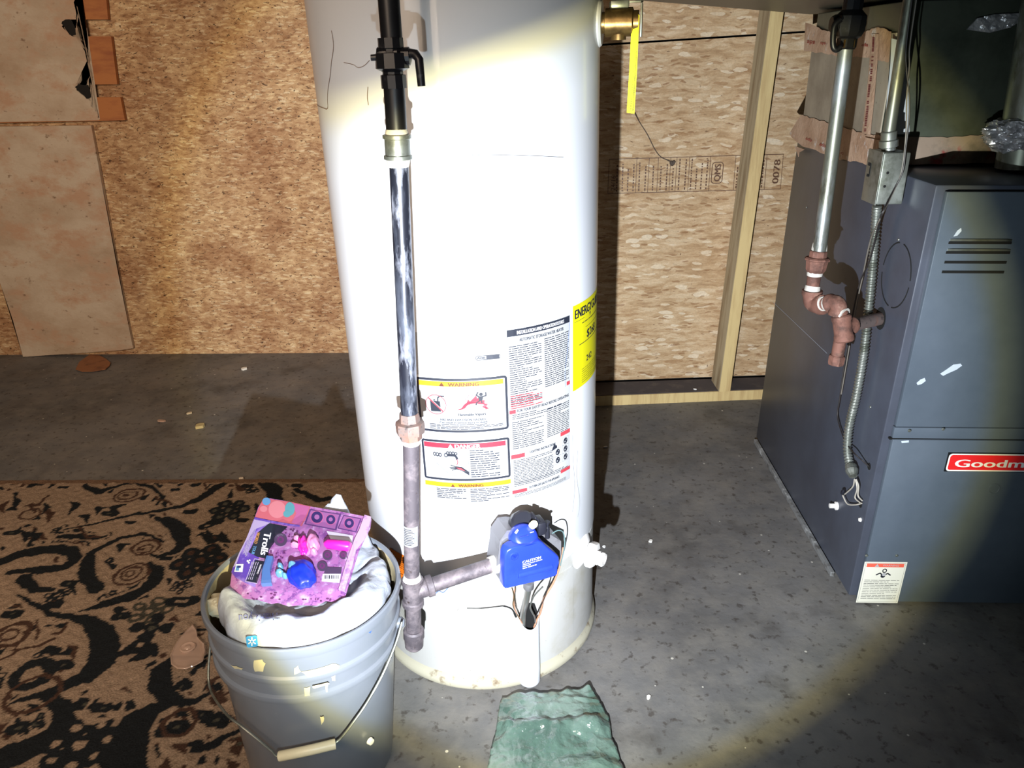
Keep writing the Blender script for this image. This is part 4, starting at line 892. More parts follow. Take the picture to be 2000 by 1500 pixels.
def fp(u, v, off):
    a_ = gpx(804.3, 1022); b_ = gpx(804.6, 1060); p = a_.lerp(b_, v); th = u; return (GI @ p) + V(math.sin(th) * (PR + .0004 + off), -math.cos(th) * (PR + .0004 + off), 0)
pr = Print(fp); pr.rect('x', -1.1, 0, .9, 1, .0003, .15); sk = pr.emit({'x': m_paper}, gp, {'x': 'pipe_sticker'})[0]
for k in range(10): pr.rect('grey_print', -.9, .10 + k * .085, .1 + (k % 3) * .15, .10 + k * .085 + .035, .0007, .15)
for k in range(5): pr.rect('grey_print', .35 + k * .08, .25, .38 + k * .08, .75, .0007, .15)
pr.emit(INK, sk)
zcol('dope_ring', (804.5, 1122), (805, 1134), [(.0140, 0), (.0160, .6), (.0170, 1)], m_dope)
a, b = gpx(805, 1130), gpx(807, 1182); d = (b - a).normalized(); L = (b - a).length
bm = B(); add_lathe(bm, a, d, [(.0150, 0), (.0190, .002), (.0190, .009), (.0170, .011), (.0170, L - .012), (.0190, L - .010), (.0190, L - .002), (.0150, L)], 24)
tc_ = a.lerp(b, .48); hd = (INLET - tc_); hd.z *= 1; hd.normalize(); add_lathe(bm, tc_, hd, [(.0150, .004), (.0165, .016), (.0165, .024), (.0190, .026), (.0190, .036), (.015, .037)], 24)
build('tee_fitting', bm, m_greypipe, gp, inv=GI)
bm = B(); add_tube(bm, [tc_ + hd * .030, INLET + hd * .002], PR, 20); build('branch_pipe', bm, m_greypipe, gp, inv=GI)
seg('drip_nipple', (807, 1178), (808, 1240), PR + .0004, m_greypipe)
zcol('pipe_cap', (808, 1228), (809, 1266), [(.0165, 0), (.0188, .08), (.0188, .40), (.0172, .5), (.0165, .86), (.012, .98), (0, 1)], m_greypipe, 16)

# ================================================================== FURNACE
fn = empty('furnace', (.722, 1.437, 0), (0, math.radians(1.0), 0)); tag(fn, 'dark grey metal furnace cabinet with a red badge and slotted door on the floor', 'furnace')
FM = mw(fn); FI = FM.inverted()
FW, FD, FH = .56, .81, .945
bm = B(); add_box(bm, (FW / 2, FD / 2 + .006, FH / 2 + .006), (FW, FD - .012, FH - .012), None, .004); build('cabinet', bm, m_furn, fn, smooth=30)
bm = B(); add_box(bm, (FW / 2, FD / 2, FH - .004), (FW - .03, FD - .04, .006)); build('dark_top', bm, m_black, fn, smooth=0)
def fpix(px, py, off=.0):   # pixel -> furnace local point on its front face
    return FI @ onplane(px, py, FM @ V(0, -off, 0), FM.to_3x3() @ V(0, 1, 0))
def spix(px, py, off=.0):   # on its left side
    return FI @ onplane(px, py, FM @ V(-off, 0, 0), FM.to_3x3() @ V(1, 0, 0))
def ffr(u, v, off): return V(u, -off - .0045, v)
zs = .455; zs2 = .428
bm = B(); add_box(bm, (FW / 2 + .004, .002, (zs + FH) / 2 - .004), (FW - .022, .012, FH - zs - .012), None, .0018)
dr = build('upper_door', bm, m_furnd, fn, smooth=30)
bm = B(); add_box(bm, (FW / 2 + .004, .002, zs2 / 2 + .004), (FW - .022, .012, zs2 - .010), None, .0018); ld = build('lower_door', bm, m_furnd, fn, smooth=30)
bm = B(); add_box(bm, (FW / 2 + .004, .004, (zs + zs2) / 2), (FW - .022, .010, zs - zs2 - .002), None, .001); build('door_strip', bm, m_furnd, fn, smooth=30)
bm = B(); add_box(bm, (FW / 2, .004, zs2 - .0015), (FW - .02, .008, .003)); build('door_gap', bm, m_black, fn, smooth=0)
# louvre slots: pressed hoods above dark openings
for i, (y, xa, xb) in enumerate(((472, 1853, 1977), (491, 1848, 1974), (510, 1845, 1967), (529, 1840, 1962))):
    a = fpix(xa, y, .0045); b = fpix(xb, y + -2, .0045)
    bm = B(); add_box(bm, ((a.x + b.x) / 2, -.0046, a.z - .002), (b.x - a.x, .0012, .0052), None, .0005); build('louvre_slot', bm, m_black, fn, smooth=0)
    if i < 2:
        bm = B(); add_tube(bm, [V(a.x + .002, -.0045, a.z + .003), V(a.x + .010, -.0065, a.z + .0035), V(b.x - .010, -.0065, a.z + .0035), V(b.x - .002, -.0045, a.z + .003)], .0022, 8); build('louvre_lip', bm, m_galv, fn)
# badge
a = fpix(1853, 884, .006); b = fpix(1853, 920, .006); x0, z1, z0 = a.x, a.z, b.z - .0005; x1 = x0 + .225
bm = B(); add_box(bm, ((x0 + x1) / 2, -.0058, (z0 + z1) / 2), (x1 - x0, .003, z1 - z0)); bg = build('name_badge', bm, flat('badge_black', (16, 16, 18)), fn, smooth=0)
def rr_poly(x0, z0, x1, z1, r, sh=0, n=6):
    P = []
    for cx, cz, a0 in ((x1 - r, z1 - r, 0), (x0 + r, z1 - r, 90), (x0 + r, z0 + r, 180), (x1 - r, z0 + r, 270)):
        for k in range(n + 1): q = math.radians(a0 + 90 * k / n); P.append((cx + r * math.cos(q) + sh * (cz + r * math.sin(q) - z0), cz + r * math.sin(q)))
    return P
bpf = Print(lambda u, v, o: V(u, -.0073 - o, v))
m_badge = flat('badge_red', (232, 40, 44), .35)
bpf.poly('badge_white', rr_poly(x0 + .0015, z0 + .0015, x1 - .0015, z1 - .0015, .007), .0004); bpf.poly('badge_red', rr_poly(x0 + .0045, z0 + .0045, x1 - .0045, z1 - .0045, .0055), .0008)
bpf.text('badge_white', 'Goodman', x0 + .018, z0 + .0118, .0190, w=.186, bold=.0011, off=.0012); bpf.emit({'badge_white': m_wink, 'badge_red': m_badge}, bg)
# warning label at the bottom corner
c4 = [fpix(*p, .005) for p in ((1690, 1097), (1772, 1097), (1752, 1175), (1673, 1176))]
lx0, lx1, lz1, lz0 = c4[0].x - .001, c4[1].x + .001, c4[0].z, .006
pl = Print(ffr); pl.rect('x', lx0, lz0, lx1, lz1, .0004, 1); lb = pl.emit({'x': M('furnace_label_paper', g((222, 220, 208)), .5)}, fn, {'x': 'warning_label'})[0]
pl.frame('grey_print', lx0 + .003, lz0 + .003, lx1 - .003, lz1 - .003, .0004, .0008); pl.rect('red_print', lx0 + .006, lz1 - .014, lx1 - .006, lz1 - .0045, .0009, 1)
pl.text('white_print', 'WARNING', (lx0 + lx1) / 2 - .006, lz1 - .0118, .0055, off=.0012); pl.poly('white_print', [(lx0 + .024, lz1 - .013), (lx0 + .034, lz1 - .013), (lx0 + .029, lz1 - .0055)], .0012)
cx, cz = (lx0 + lx1) / 2, lz1 - .030
pl.disc('black_print', cx + .001, cz + .006, .0052, .0030, ry=.006); pl.disc('black_print', cx - .0005, cz - .008, .0052, off=.0011); pl.disc('white_print', cx + .001, cz - .004, .0042, off=.0014)
pl.stroke('black_print', [(cx - .016, cz - .0055), (cx - .008, cz - .0005), (cx - .004, cz - .004)], .003); pl.stroke('black_print', [(cx + .016, cz - .006), (cx + .009, cz - .001), (cx + .005, cz - .004)], .003)
pl.lines('grey_print', lx0 + .008, lx1 - .008, lz1 - .048, lz0 + .010, 12, th=.22, seed=5); pl.emit(dict(INK, red_print=flat('label_orange_red', (226, 96, 76))), lb)
# screws, plug, scuffs
for x, y in ((1777, 842), (1843, 839), (1752, 1086), (1693, 1086)):
    p = fpix(x, y, .006); bm = B(); add_lathe(bm, V(p.x, -.0038, p.z), (0, -1, 0), [(0, 0), (.0035, 0), (.0035, .0012), (.0025, .0024), (0, .0024)], 10); build('screw', bm, m_galv, fn)
p = fpix(1942, 955, .005); bm = B(); add_lathe(bm, V(p.x, -.0042, p.z), (0, -1, 0), [(.0125, 0), (.0125, .0010), (.0105, .0012), (.0100, .0002), (0, .0002)], 24); build('hole_plug', bm, m_furnd, fn)
def patch(name, pix, fn_, outn, mat, parent):
    bm = B(); c = sum((fn_(x, y) for x, y in pix), V(0, 0, 0)) / len(pix); add_prism(bm, [fn_(x, y) for x, y in pix], outn); return build(name, bm, mat, parent, smooth=0)
fo = V(0, -.0003, 0)
ff = lambda x, y: fpix(x, y, .0045)
patch('scuff', [(1836, 730), (1848, 722), (1862, 712), (1876, 710), (1879, 714), (1868, 722), (1852, 729), (1842, 734)], ff, fo, m_scuff, fn)
patch('scuff', [(1790, 748), (1798, 741), (1806, 738), (1808, 744), (1800, 750), (1792, 752)], ff, fo, m_scuff, fn)
patch('scuff', [(1862, 462), (1870, 450), (1877, 445), (1878, 451), (1870, 460)], ff, fo, m_scuff, fn)
patch('scuff', [(1760, 861), (1775, 860), (1775, 864), (1761, 865)], ff, fo, m_scuff, fn)
# side of the cabinet
sp_ = lambda x, y: spix(x, y, .0004)
pts = [spix(x, y, .0006) for x, y in ((1748, 476), (1724, 490), (1715, 540), (1722, 578), (1742, 598), (1770, 590), (1782, 560), (1778, 520), (1764, 488))]
cy = spix(1750, 538); ry, rz = .062, .066
for a0, a1 in ((5, 80), (97, 175), (187, 262), (275, 352)):
    bm = B(); add_tube(bm, [V(-.0002, cy.y + ry * math.cos(math.radians(a)), cy.z + rz * math.sin(math.radians(a))) for a in np.linspace(a0, a1, 14)], .0014, 6); build('knockout_slot', bm, m_black, fn)
st0 = spix(1720, 622); STUB = FM @ st0
bm = B(); add_lathe(bm, st0 + V(-.0006, 0, .0), (-1, 0, 0), [(0, 0), (.024, 0), (.024, .0002), (0, .0002)], 24); build('pipe_hole', bm, m_black, fn, smooth=0)
for x, y, r in ((1698, 911, .008), (1681, 985, .008)):
    p = spix(x, y); bm = B(); add_lathe(bm, V(-.0005, p.y, p.z), (-1, 0, 0), [(0, 0), (r, 0), (r, .0004), (0, .0004)], 16); build('cable_hole', bm, m_black, fn, smooth=0)
p = spix(1635, 988); bm = B(); add_lathe(bm, V(0, p.y, p.z), (-1, 0, 0), [(0, 0), (.0105, 0), (.0105, .004), (.006, .005), (.006, .018), (0, .019)], 12); build('side_bolt', bm, m_whitepl, fn)
p = spix(1681, 1015); bm = B(); add_lathe(bm, V(0, p.y, p.z), (-1, 0, 0), [(0, 0), (.005, 0), (.004, .004), (0, .005)], 12); build('side_rivet', bm, m_whitepl, fn)
for x, y in ((1575, 405), (1688, 690), (1755, 468), (1700, 795)):
    p = spix(x, y); bm = B(); add_lathe(bm, V(0, p.y, p.z), (-1, 0, 0), [(0, 0), (.003, 0), (.002, .0016), (0, .0018)], 10); build('side_screw', bm, m_galv, fn)
bm = B(); add_tube(bm, [spix(1510, 590, .0002), spix(1615, 690, .0002)], .0004, 5); build('scratch', bm, m_scuff, fn)
bm = B(); add_box(bm, (-.0058, FD * .55, .007), (.010, FD * .86, .013), None, .001); build('base_rail', bm, m_rail, fn, smooth=0)
# ------------------------------------------------------------------ plenum on top
pn = empty('plenum_box', (.74, 1.70, .93)); tag(pn, 'sheet metal plenum box wrapped in printed tan tape, standing on top of the grey furnace', 'duct')
PI_ = Matrix.Translation(-pn.location)
XL, YF, YB, ZB, ZT = .742, 1.702, 2.22, .958, 1.262
bm = B(); add_box(bm, ((XL + 1.24) / 2, (YF + YB) / 2, (ZB + ZT) / 2), (1.24 - XL, YB - YF, ZT - ZB), None, .002); build('plenum_body', bm, m_plenum, pn, smooth=0, inv=PI_)
bm = B(); add_prism(bm, [V(XL - .0015, YF + .02, ZB), V(XL - .0015, YB, ZB), V(XL - .0015, YB, 1.212), V(XL - .0015, YF + .02, 1.205)], (-.003, 0, 0)); build('side_wrap', bm, m_ductboard, pn, smooth=0, inv=PI_)
def ps(px, py, off=.006): return atX(px, py, XL - off)
rt = random.Random(12)
def tape(name, pix, off, jag=2.0, fnp=ps, bulge=.0012, vec=None):
    """strip of tape: pix = list of (upper px, lower px) pairs"""
    bm = B(); nn_ = 5; rows = []
    P = []
    for i in range(len(pix) - 1):
        for k in range(6):
            t = k / 6; P.append(tuple(tuple(pix[i][e][c] + (pix[i + 1][e][c] - pix[i][e][c]) * t for c in (0, 1)) for e in (0, 1)))
    P.append(pix[-1])
    for (a, b) in P:
        ja, jb = rt.uniform(-jag, jag), rt.uniform(-jag, jag); row = []
        for k in range(nn_ + 1):
            t = k / nn_; x = a[0] + (b[0] - a[0]) * t; y = a[1] + ja + (b[1] + jb - a[1] - ja) * t
            row.append(bm.verts.new(fnp(x, y, off + (bulge * rt.uniform(0, 1.6) if 0 < k < nn_ else 0))))
        rows.append(row)
    for i in range(len(rows) - 1):
        for k in range(nn_): bm.faces.new((rows[i][k], rows[i + 1][k], rows[i + 1][k + 1], rows[i][k + 1]))
    return build(name, bm, m_tape, pn, smooth=25, inv=PI_)
t1 = tape('tape_strip', [((1573, 44), (1570, 98)), ((1605, 58), (1605, 104)), ((1640, 62), (1645, 110)), ((1690, 62), (1700, 112)), ((1715, 52), (1720, 118)), ((1741, 62), (1736, 122))], .0065)
t2 = tape('tape_strip', [((1563, 224), (1542, 262)), ((1590, 232), (1560, 282)), ((1620, 240), (1610, 300)), ((1655, 250), (1640, 312)), ((1690, 262), (1680, 318)), ((1722, 266), (1700, 325))], .008)
t3 = tape('tape_strip', [((1702, 66), (1716, 66)), ((1698, 120), (1714, 120)), ((1692, 190), (1708, 190)), ((1683, 262), (1700, 262))], .0092, 0)
def pp(px, py, off): return GIp @ atX(px, py, XL - off)
GIp = PI_
ptp = Print(lambda u, v, o: GIp @ ps(u, v, .0105 + o))
for a in ([(1706, 70), (1704, 110), (1700, 160)], [(1698, 165), (1694, 210), (1689, 258)]): 
    for i in range(len(a) - 1):
        n = 14
        for k in range(n):
            if rt.random() < .25: continue
            x = a[i][0] + (a[i + 1][0] - a[i][0]) * k / n; y = a[i][1] + (a[i + 1][1] - a[i][1]) * k / n; ptp.poly('tape_dark_print', [(x - 2, y), (x + 2.2, y), (x + 2.0, y + 2.2), (x - 2, y + 2.2)], .0005)
ptp.emit({'tape_dark_print': m_tapedark}, t3)
def pix_text(par, txt, px, py, h, w, rot, mat, off=.010):
    p = Print(lambda u, v, o: GIp @ ps(px + u, py - v, off + o)); p.text('tape_red_print', txt, 0, 0, h, w=w, rot=rot, bold=.25); p.emit({'tape_red_print': mat}, par)
pix_text(t1, 'aps', 1576, 84, 9, 15, -8, m_tapered, .0095); pix_text(t1, 'sys', 1602, 86, 6, 10, -5, m_tapered, .0095); pix_text(t1, 'ada', 1682, 90, 7, 13, -5, m_tapered, .0095)
pix_text(t2, 'adu', 1573, 272, 6, 12, -25, m_tapered, .011); pix_text(t2, 'adu', 1600, 284, 7, 12, -20, m_tapered, .011); pix_text(t2, 'c', 1641, 300, 6, 6, -20, m_tapered, .011)
bm = B(); add_prism(bm, [ps(x, y, .0125) for x, y in ((1553, 285), (1572, 292), (1561, 298), (1560, 306))], (-.001, 0, 0)); build('tape_scrap', bm, m_tape, pn, smooth=0, inv=PI_); bm = B(); add_prism(bm, [ps(x, y, .0125) for x, y in ((1690, 268), (1720, 274), (1715, 296), (1696, 292))], (-.001, 0, 0)); build('tape_scrap', bm, m_tape, pn, smooth=0, inv=PI_)
# tape band across the front bottom, foil corner's reflection painted as a pale patch
def pf(px, py, off=.004): return atY(px, py, YF - off)
t4 = tape('front_tape_strip', [((1728, 266), (1716, 325)), ((1780, 268), (1775, 322)), ((1850, 268), (1850, 320)), ((1940, 262), (1945, 318))], .004, 1.0, pf)
t4.data.materials[0] = M('dirty_front_tape', g((150, 132, 118)), .55, .2, var=[(g((150, 60, 60)), 14, .58, .66), (g((90, 84, 76)), 8, .5, .7)])
bm = B(); add_prism(bm, [pf(x, y, .0015) for x, y in ((1741, 75), (1752, 78), (1752, 130), (1775, 132), (1776, 262), (1727, 262), (1733, 180), (1738, 128))], (0, -.0015, 0)); build('painted_foil_glare', bm, M('foil_glare_paint', g((200, 206, 212)), .35, .3, bmp=(14, .3, .01)), pn, smooth=0, inv=PI_)
# trunk duct overhead
ZD = 1.27
A_ = fl(1226, -1, ZD); B_ = fl(1583, 28, ZD)
d_ = (B_ - A_)
A2 = A_ - d_ * .9; foot = [A2, B_ + d_ * .0 + V(0, 0, 0), V(B_.x + .25, 2.35, ZD), V(2.3, 2.35, ZD), V(2.3, .75, ZD), V(A2.x + .5, .75, ZD)]
foot[0] = A_; foot[5] = V(max(A_.x, .17) + .01, .80, ZD)
bm = B(); add_prism(bm, foot, (0, 0, .30)); o = build('trunk_duct', bm, m_darkmetal, None, smooth=0); tag(o, 'wide dark metal duct running overhead above the furnace along the top edge', 'duct')
bm = B(); add_prism(bm, [pf(x, y, .0015) for x, y in ((1886, 58), (1905, 36), (1940, 28), (1985, 26), (1990, 42), (1970, 54), (1930, 64))], (0, -.004, 0))
bmesh.ops.subdivide_edges(bm, edges=bm.edges, cuts=4, use_grid_fill=True)
for v in bm.verts: v.co += V(0, -.012 * abs(noise.noise(v.co * 60)), 0)
build('foil_patch', bm, m_foil, pn, smooth=0, inv=PI_)
# ------------------------------------------------------------------ flue pipe
f0 = atY(1985, 350, 1.62); f1 = atY(2035, 60, 1.62)
fp_ = empty('flue_pipe', (f0.x + .02, f0.y, .945)); tag(fp_, 'leaning grey vent pipe with crinkled foil wrapped round its joint, standing on the furnace top', 'pipe')
FPI = Matrix.Translation(-fp_.location); fd = (f1 - f0).normalized()
bm = B(); b0 = f0 - fd * ((f0.z - .95) / fd.z); add_tube(bm, [b0, b0 + fd * ((1.27 - b0.z) / fd.z)], .042, 28); build('vent_pipe', bm, m_galvdull, fp_, inv=FPI)
jc = atY(1985, 262, 1.62)
bm = B(); bmesh.ops.create_uvsphere(bm, u_segments=90, v_segments=60, radius=1)
for v in bm.verts:
    n = v.co.copy(); k = .054 + .014 * noise.noise(n * 3.1) + .009 * abs(noise.noise(n * 8)) + .004 * abs(noise.noise(n * 20)); k = max(k, .046)
    v.co = jc + V(n.x * k, n.y * k, n.z * (.036 + .010 * noise.noise(n * 4)))
build('foil_wrap', bm, m_foil, fp_, smooth=25, inv=FPI)
# ------------------------------------------------------------------ gas drop beside the furnace
gd = empty('furnace_gas_pipe', (.58, 1.45, .6)); tag(gd, 'galvanised gas pipe with rusty elbows and tee dropping beside the grey furnace', 'pipe'); DI = Matrix.Translation(-gd.location)
def dseg(name, a, b, r, mat, n=18): bm = B(); add_tube(bm, [a, b], r, n); return build(name, bm, mat, gd, inv=DI)
YP = 1.56
T0 = atY(1652, 92, YP); T1 = atY(1600, 492, YP - .004)
dseg('drop_pipe', T0, T1, .0134, m_galvdull)
def dl(name, a, b, prof, mat, n=20, sm=30): d = b - a; L = d.length; bm = B(); add_lathe(bm, a, d.normalized(), [(r, t * L) for r, t in prof], n); return build(name, bm, mat, gd, inv=DI, smooth=sm)
dl('dope_ring', atY(1602, 474, YP), atY(1599, 496, YP), [(.0138, 0), (.0155, .5), (.0160, 1)], m_dope)
dl('pipe_union', atY(1599, 490, YP - .004), atY(1592, 532, YP - .006), [(.0165, 0), (.0178, .05), (.0178, .28), (.0225, .30), (.0255, .36), (.0255, .42), (.0225, .46), (.0205, .85), (.0165, 1)], m_rust, 10, 22)
dl('dope_ring', atY(1592, 530, YP - .006), atY(1591, 538, YP - .006), [(.0160, 0), (.0155, 1)], m_dope)
E0 = atY(1582, 590, YP - .012)
dseg('short_nipple', atY(1591, 534, YP - .006), atY(1585, 574, YP - .010), .0135, m_rust)
dl('dope_ring', atY(1588, 558, YP - .008), atY(1585, 574, YP - .010), [(.0148, 0), (.0162, .6), (.0170, 1)], m_dope)
TE = fl(1646, 640, .662); E2 = fl(1640, 592, .710); E1 = atY(1583, 594, YP - .012)
E1 = V(E1.x, E1.y, E1.z)
def elbow(name, a, c, b, r, mat):
    pts = [a]; 
    for k in range(9):
        t = k / 8; pts.append((a.lerp(c, .25)).lerp(c, t).lerp(c.lerp(b, t * .75), t))
    pts.append(b); bm = B(); add_tube(bm, pts, [r * 1.18, r * 1.18] + [r] * (len(pts) - 4) + [r * 1.18, r * 1.18], 18); return build(name, bm, mat, gd, inv=DI)
vup = V(0, 0, 1); e12 = (E2 - E1).normalized()
elbow('lower_elbow', E1 + vup * .030, E1 - vup * .004, E1 + e12 * .034 - vup * .002, .0175, m_rust)
dl('dope_ring', E1 + e12 * .030, E1 + e12 * .036, [(.0160, 0), (.0150, 1)], m_dope)
dseg('short_nipple', E1 + e12 * .028, E2 - e12 * .022, .0128, m_rust)
dl('dope_ring', E2 - e12 * .034, E2 - e12 * .024, [(.0150, 0), (.0175, .6), (.0175, 1)], m_dope)
elbow('upper_elbow', E2 - e12 * .026, E2 + vup * .003, E2 - vup * .024, .0165, m_rust)
dl('dope_ring', E2 - vup * .022, TE + vup * .024, [(.0155, 0), (.0160, .5), (.0170, 1)], m_dope)
td = (TE - E2).normalized()
CPp = atY(1632, 712, TE.y - .004)
sdv = (STUB - TE).normalized()
bm = B(); add_lathe(bm, TE - td * .026, td, [(.0165, 0), (.0195, .003), (.0195, .010), (.0180, .013), (.0180, .040), (.0195, .043), (.0195, .052), (.016, .055)], 22); add_lathe(bm, TE, sdv, [(.0170, 0), (.0170, .020), (.0185, .022), (.0185, .032), (.016, .034)], 20); build('tee_fitting', bm, m_rust, gd, inv=DI)
dseg('stub_pipe', TE + sdv * .028, STUB + sdv * .004, .0134, m_rustgrey)
cd = (CPp - TE).normalized(); dseg('drip_nipple', TE + cd * .026, CPp - cd * .012, .0125, m_rust)
bm = B(); add_lathe(bm, CPp - cd * .020, cd, [(.0150, 0), (.0168, .003), (.0165, .014), (.0150, .020), (0, .022)], 8); build('pipe_cap', bm, m_rust, gd, inv=DI, smooth=25)
vv = empty('shutoff_valve', (0, 0, 0)); vv.parent = gd
c = atY(1655, 50, YP); bm = B(); add_lathe(bm, V(T0.x, T0.y, T0.z - .004), (.03, 0, 1), [(.016, 0), (.0185, .004), (.0185, .018), (.024, .022), (.0285, .032), (.0285, .056), (.022, .062), (.018, .066), (.018, .090), (.0, .090)], 10); add_lathe(bm, c + V(-.030, 0, .003), (1, 0, 0), [(0, 0), (.013, 0), (.016, .006), (.016, .054), (.011, .060), (0, .062)], 12); build('valve_body', bm, m_blackiron, vv, smooth=25, inv=DI)
bm = B(); h = [atY(x, y, YP - .034) for x, y in ((1642, 38), (1630, 50), (1627, 75), (1628, 92), (1634, 97), (1642, 92))]; add_tube(bm, smooth_path(h, 5), .0055, 10); build('valve_handle', bm, m_blackiron, vv, inv=DI)
bm = B(); add_tube(bm, [V(T0.x + .003, T0.y, T0.z + .08), V(T0.x + .008, T0.y, 1.268)], .0134, 16); build('upper_pipe', bm, m_blackiron, gd, inv=DI)
dl('hex_bushing', T0 - V(0, 0, .002), T0 + V(0, 0, .014), [(.0165, 0), (.0185, .1), (.0185, .9), (.016, 1)], m_brass, 6, 20)
# ------------------------------------------------------------------ junction box, conduit and cables on the cabinet side
XS = .728; JX = .676
jb = empty('junction_box', (XS, 1.70, .86)); tag(jb, 'small galvanised electrical box fixed on the upper side of the grey furnace', 'electrical box'); JI = Matrix.Translation(-jb.location)
j0 = atX(1712, 401, JX); j1 = atX(1725, 300, JX); jb0 = atX(1683, 396, JX); YJ0 = (j0.y + j1.y) / 2; YJ1 = jb0.y
ZJ0 = j0.z; ZJ1 = j1.z + .002
bm = B(); add_box(bm, ((JX + XS) / 2, (YJ0 + YJ1) / 2, (ZJ0 + ZJ1) / 2), (XS - JX - .0006, YJ1 - YJ0, ZJ1 - ZJ0), None, .003); build('box_body', bm, m_galv, jb, smooth=30, inv=JI)
bm = B(); add_box(bm, (JX - .001, (YJ0 + YJ1) / 2, (ZJ0 + ZJ1) / 2), (.0025, YJ1 - YJ0 + .002, ZJ1 - ZJ0 + .002), None, .0008); build('box_cover', bm, m_galv, jb, smooth=30, inv=JI)
wy, hz_ = YJ1 - YJ0, ZJ1 - ZJ0
bm = B()
for (y, z, a, b) in ((.80, .72, .16, .06), (.70, .62, .05, .24), (.78, .50, .16, .05)): add_box(bm, (JX - .0026, YJ0 + wy * y, ZJ0 + hz_ * z), (.001, wy * a, hz_ * b))
build('cover_slot', bm, m_black, jb, smooth=0, inv=JI)
for y, z in ((.25, .62), (.22, .36)):
    bm = B(); add_lathe(bm, V(JX + (XS - JX) * y, YJ0 + .0006, ZJ0 + hz_ * z), (0, -1, 0), [(0, 0), (.0028, 0), (.0028, .0008), (0, .0008)], 12); build('screw_hole', bm, m_black, jb, smooth=0, inv=JI)
bm = B(); add_tube(bm, [V(JX + .028 + .0105 * math.cos(a), YJ0 + .0002, ZJ0 + hz_ * .77 + .0105 * math.sin(a)) for a in np.linspace(.6, 5.8, 20)], .0006, 6); build('knockout', bm, m_galv, jb, inv=JI)
# rigid conduit from the box up to the duct
rc = empty('rigid_conduit', (.70, YJ0 + .03, ZJ1)); tag(rc, 'straight galvanised conduit rising from the electrical box beside the foil plenum', 'conduit'); RI = Matrix.Translation(-rc.location)
YC = YJ0 + .028
c0, c1 = atY(1736, 262, YC), atY(1765, 75, YC); dd_ = (c1 - c0).normalized(); c2 = c0 + dd_ * ((1.268 - c0.z) / dd_.z)
bm = B(); add_tube(bm, [c0, c2], .0112, 18); build('conduit_tube', bm, m_galvdull, rc, inv=RI)
base = atY(1735, 297, YC); base.z = ZJ1
bm = B(); L = (c0 - base).length; add_lathe(bm, base, (c0 - base).normalized(), [(.0130, 0), (.0130, .006), (.0175, .008), (.0175, .020), (.0145, .022), (.0145, .034), (.0150, .036), (.0132, L + .006)], 14); build('conduit_connector', bm, m_galvdull, rc, inv=RI)
# flexible conduit
fx_ = empty('flexible_conduit', (.70, 1.55, .3)); tag(fx_, 'ribbed metal flexible conduit hanging from the electrical box down the furnace side', 'conduit'); XI = Matrix.Translation(-fx_.location)
path = [(1713, 402, .700), (1711, 430, .706), (1706, 500, .7115), (1700, 570, .7125), (1694, 625, .7125), (1687, 690, .711), (1673, 770, .710), (1659, 830, .709), (1655, 875, .709), (1659, 905, .708), (1664, 920, .706)]
P3 = smooth_path([atX(x, y, X) for x, y, X in path], 26); bm = B(); 
rad = []
cum = 0
P4 = []
for i in range(len(P3) - 1):
    n = 3
    for k in range(n): P4.append(P3[i].lerp(P3[i + 1], k / n))
cumL = 0; last = P4[0]
for p in P4:
    cumL += (p - last).length; last = p; rad.append(.0086 + .0013 * math.sin(cumL / .0072 * 2 * math.pi))
add_tube(bm, P4, rad, 14); build('ribbed_sleeve', bm, m_galv, fx_, smooth=80, inv=XI)
bm = B(); e0 = atX(1661, 908, .706); e1 = atX(1668, 936, .704); add_lathe(bm, e0, (e1 - e0).normalized(), [(.0100, 0), (.0125, .003), (.0125, .012), (.0140, .014), (.0125, .020), (.0105, .024), (.009, .030), (0, .030)], 12); build('end_connector', bm, m_galv, fx_, smooth=25, inv=XI)
for pts in ([(1669, 936), (1666, 950), (1654, 962), (1646, 968)], [(1671, 936), (1674, 955), (1670, 972), (1680, 982)], [(1672, 936), (1677, 950), (1676, 968), (1684, 978)], [(1646, 968), (1655, 984), (1670, 986), (1683, 983)]):
    bm = B(); add_tube(bm, smooth_path([atX(x, y, .708 + .012 * i / 3) for i, (x, y) in enumerate(pts)], 6), .0016, 8); build('wire_end', bm, m_wirew, fx_, inv=XI)
bm = B(); p = atX(1645, 964, .712); add_lathe(bm, p, (0, -.4, 1), [(0, 0), (.004, 0), (.005, .008), (.002, .014), (0, .014)], 10); build('wire_nut', bm, m_blackpl, fx_, inv=XI)
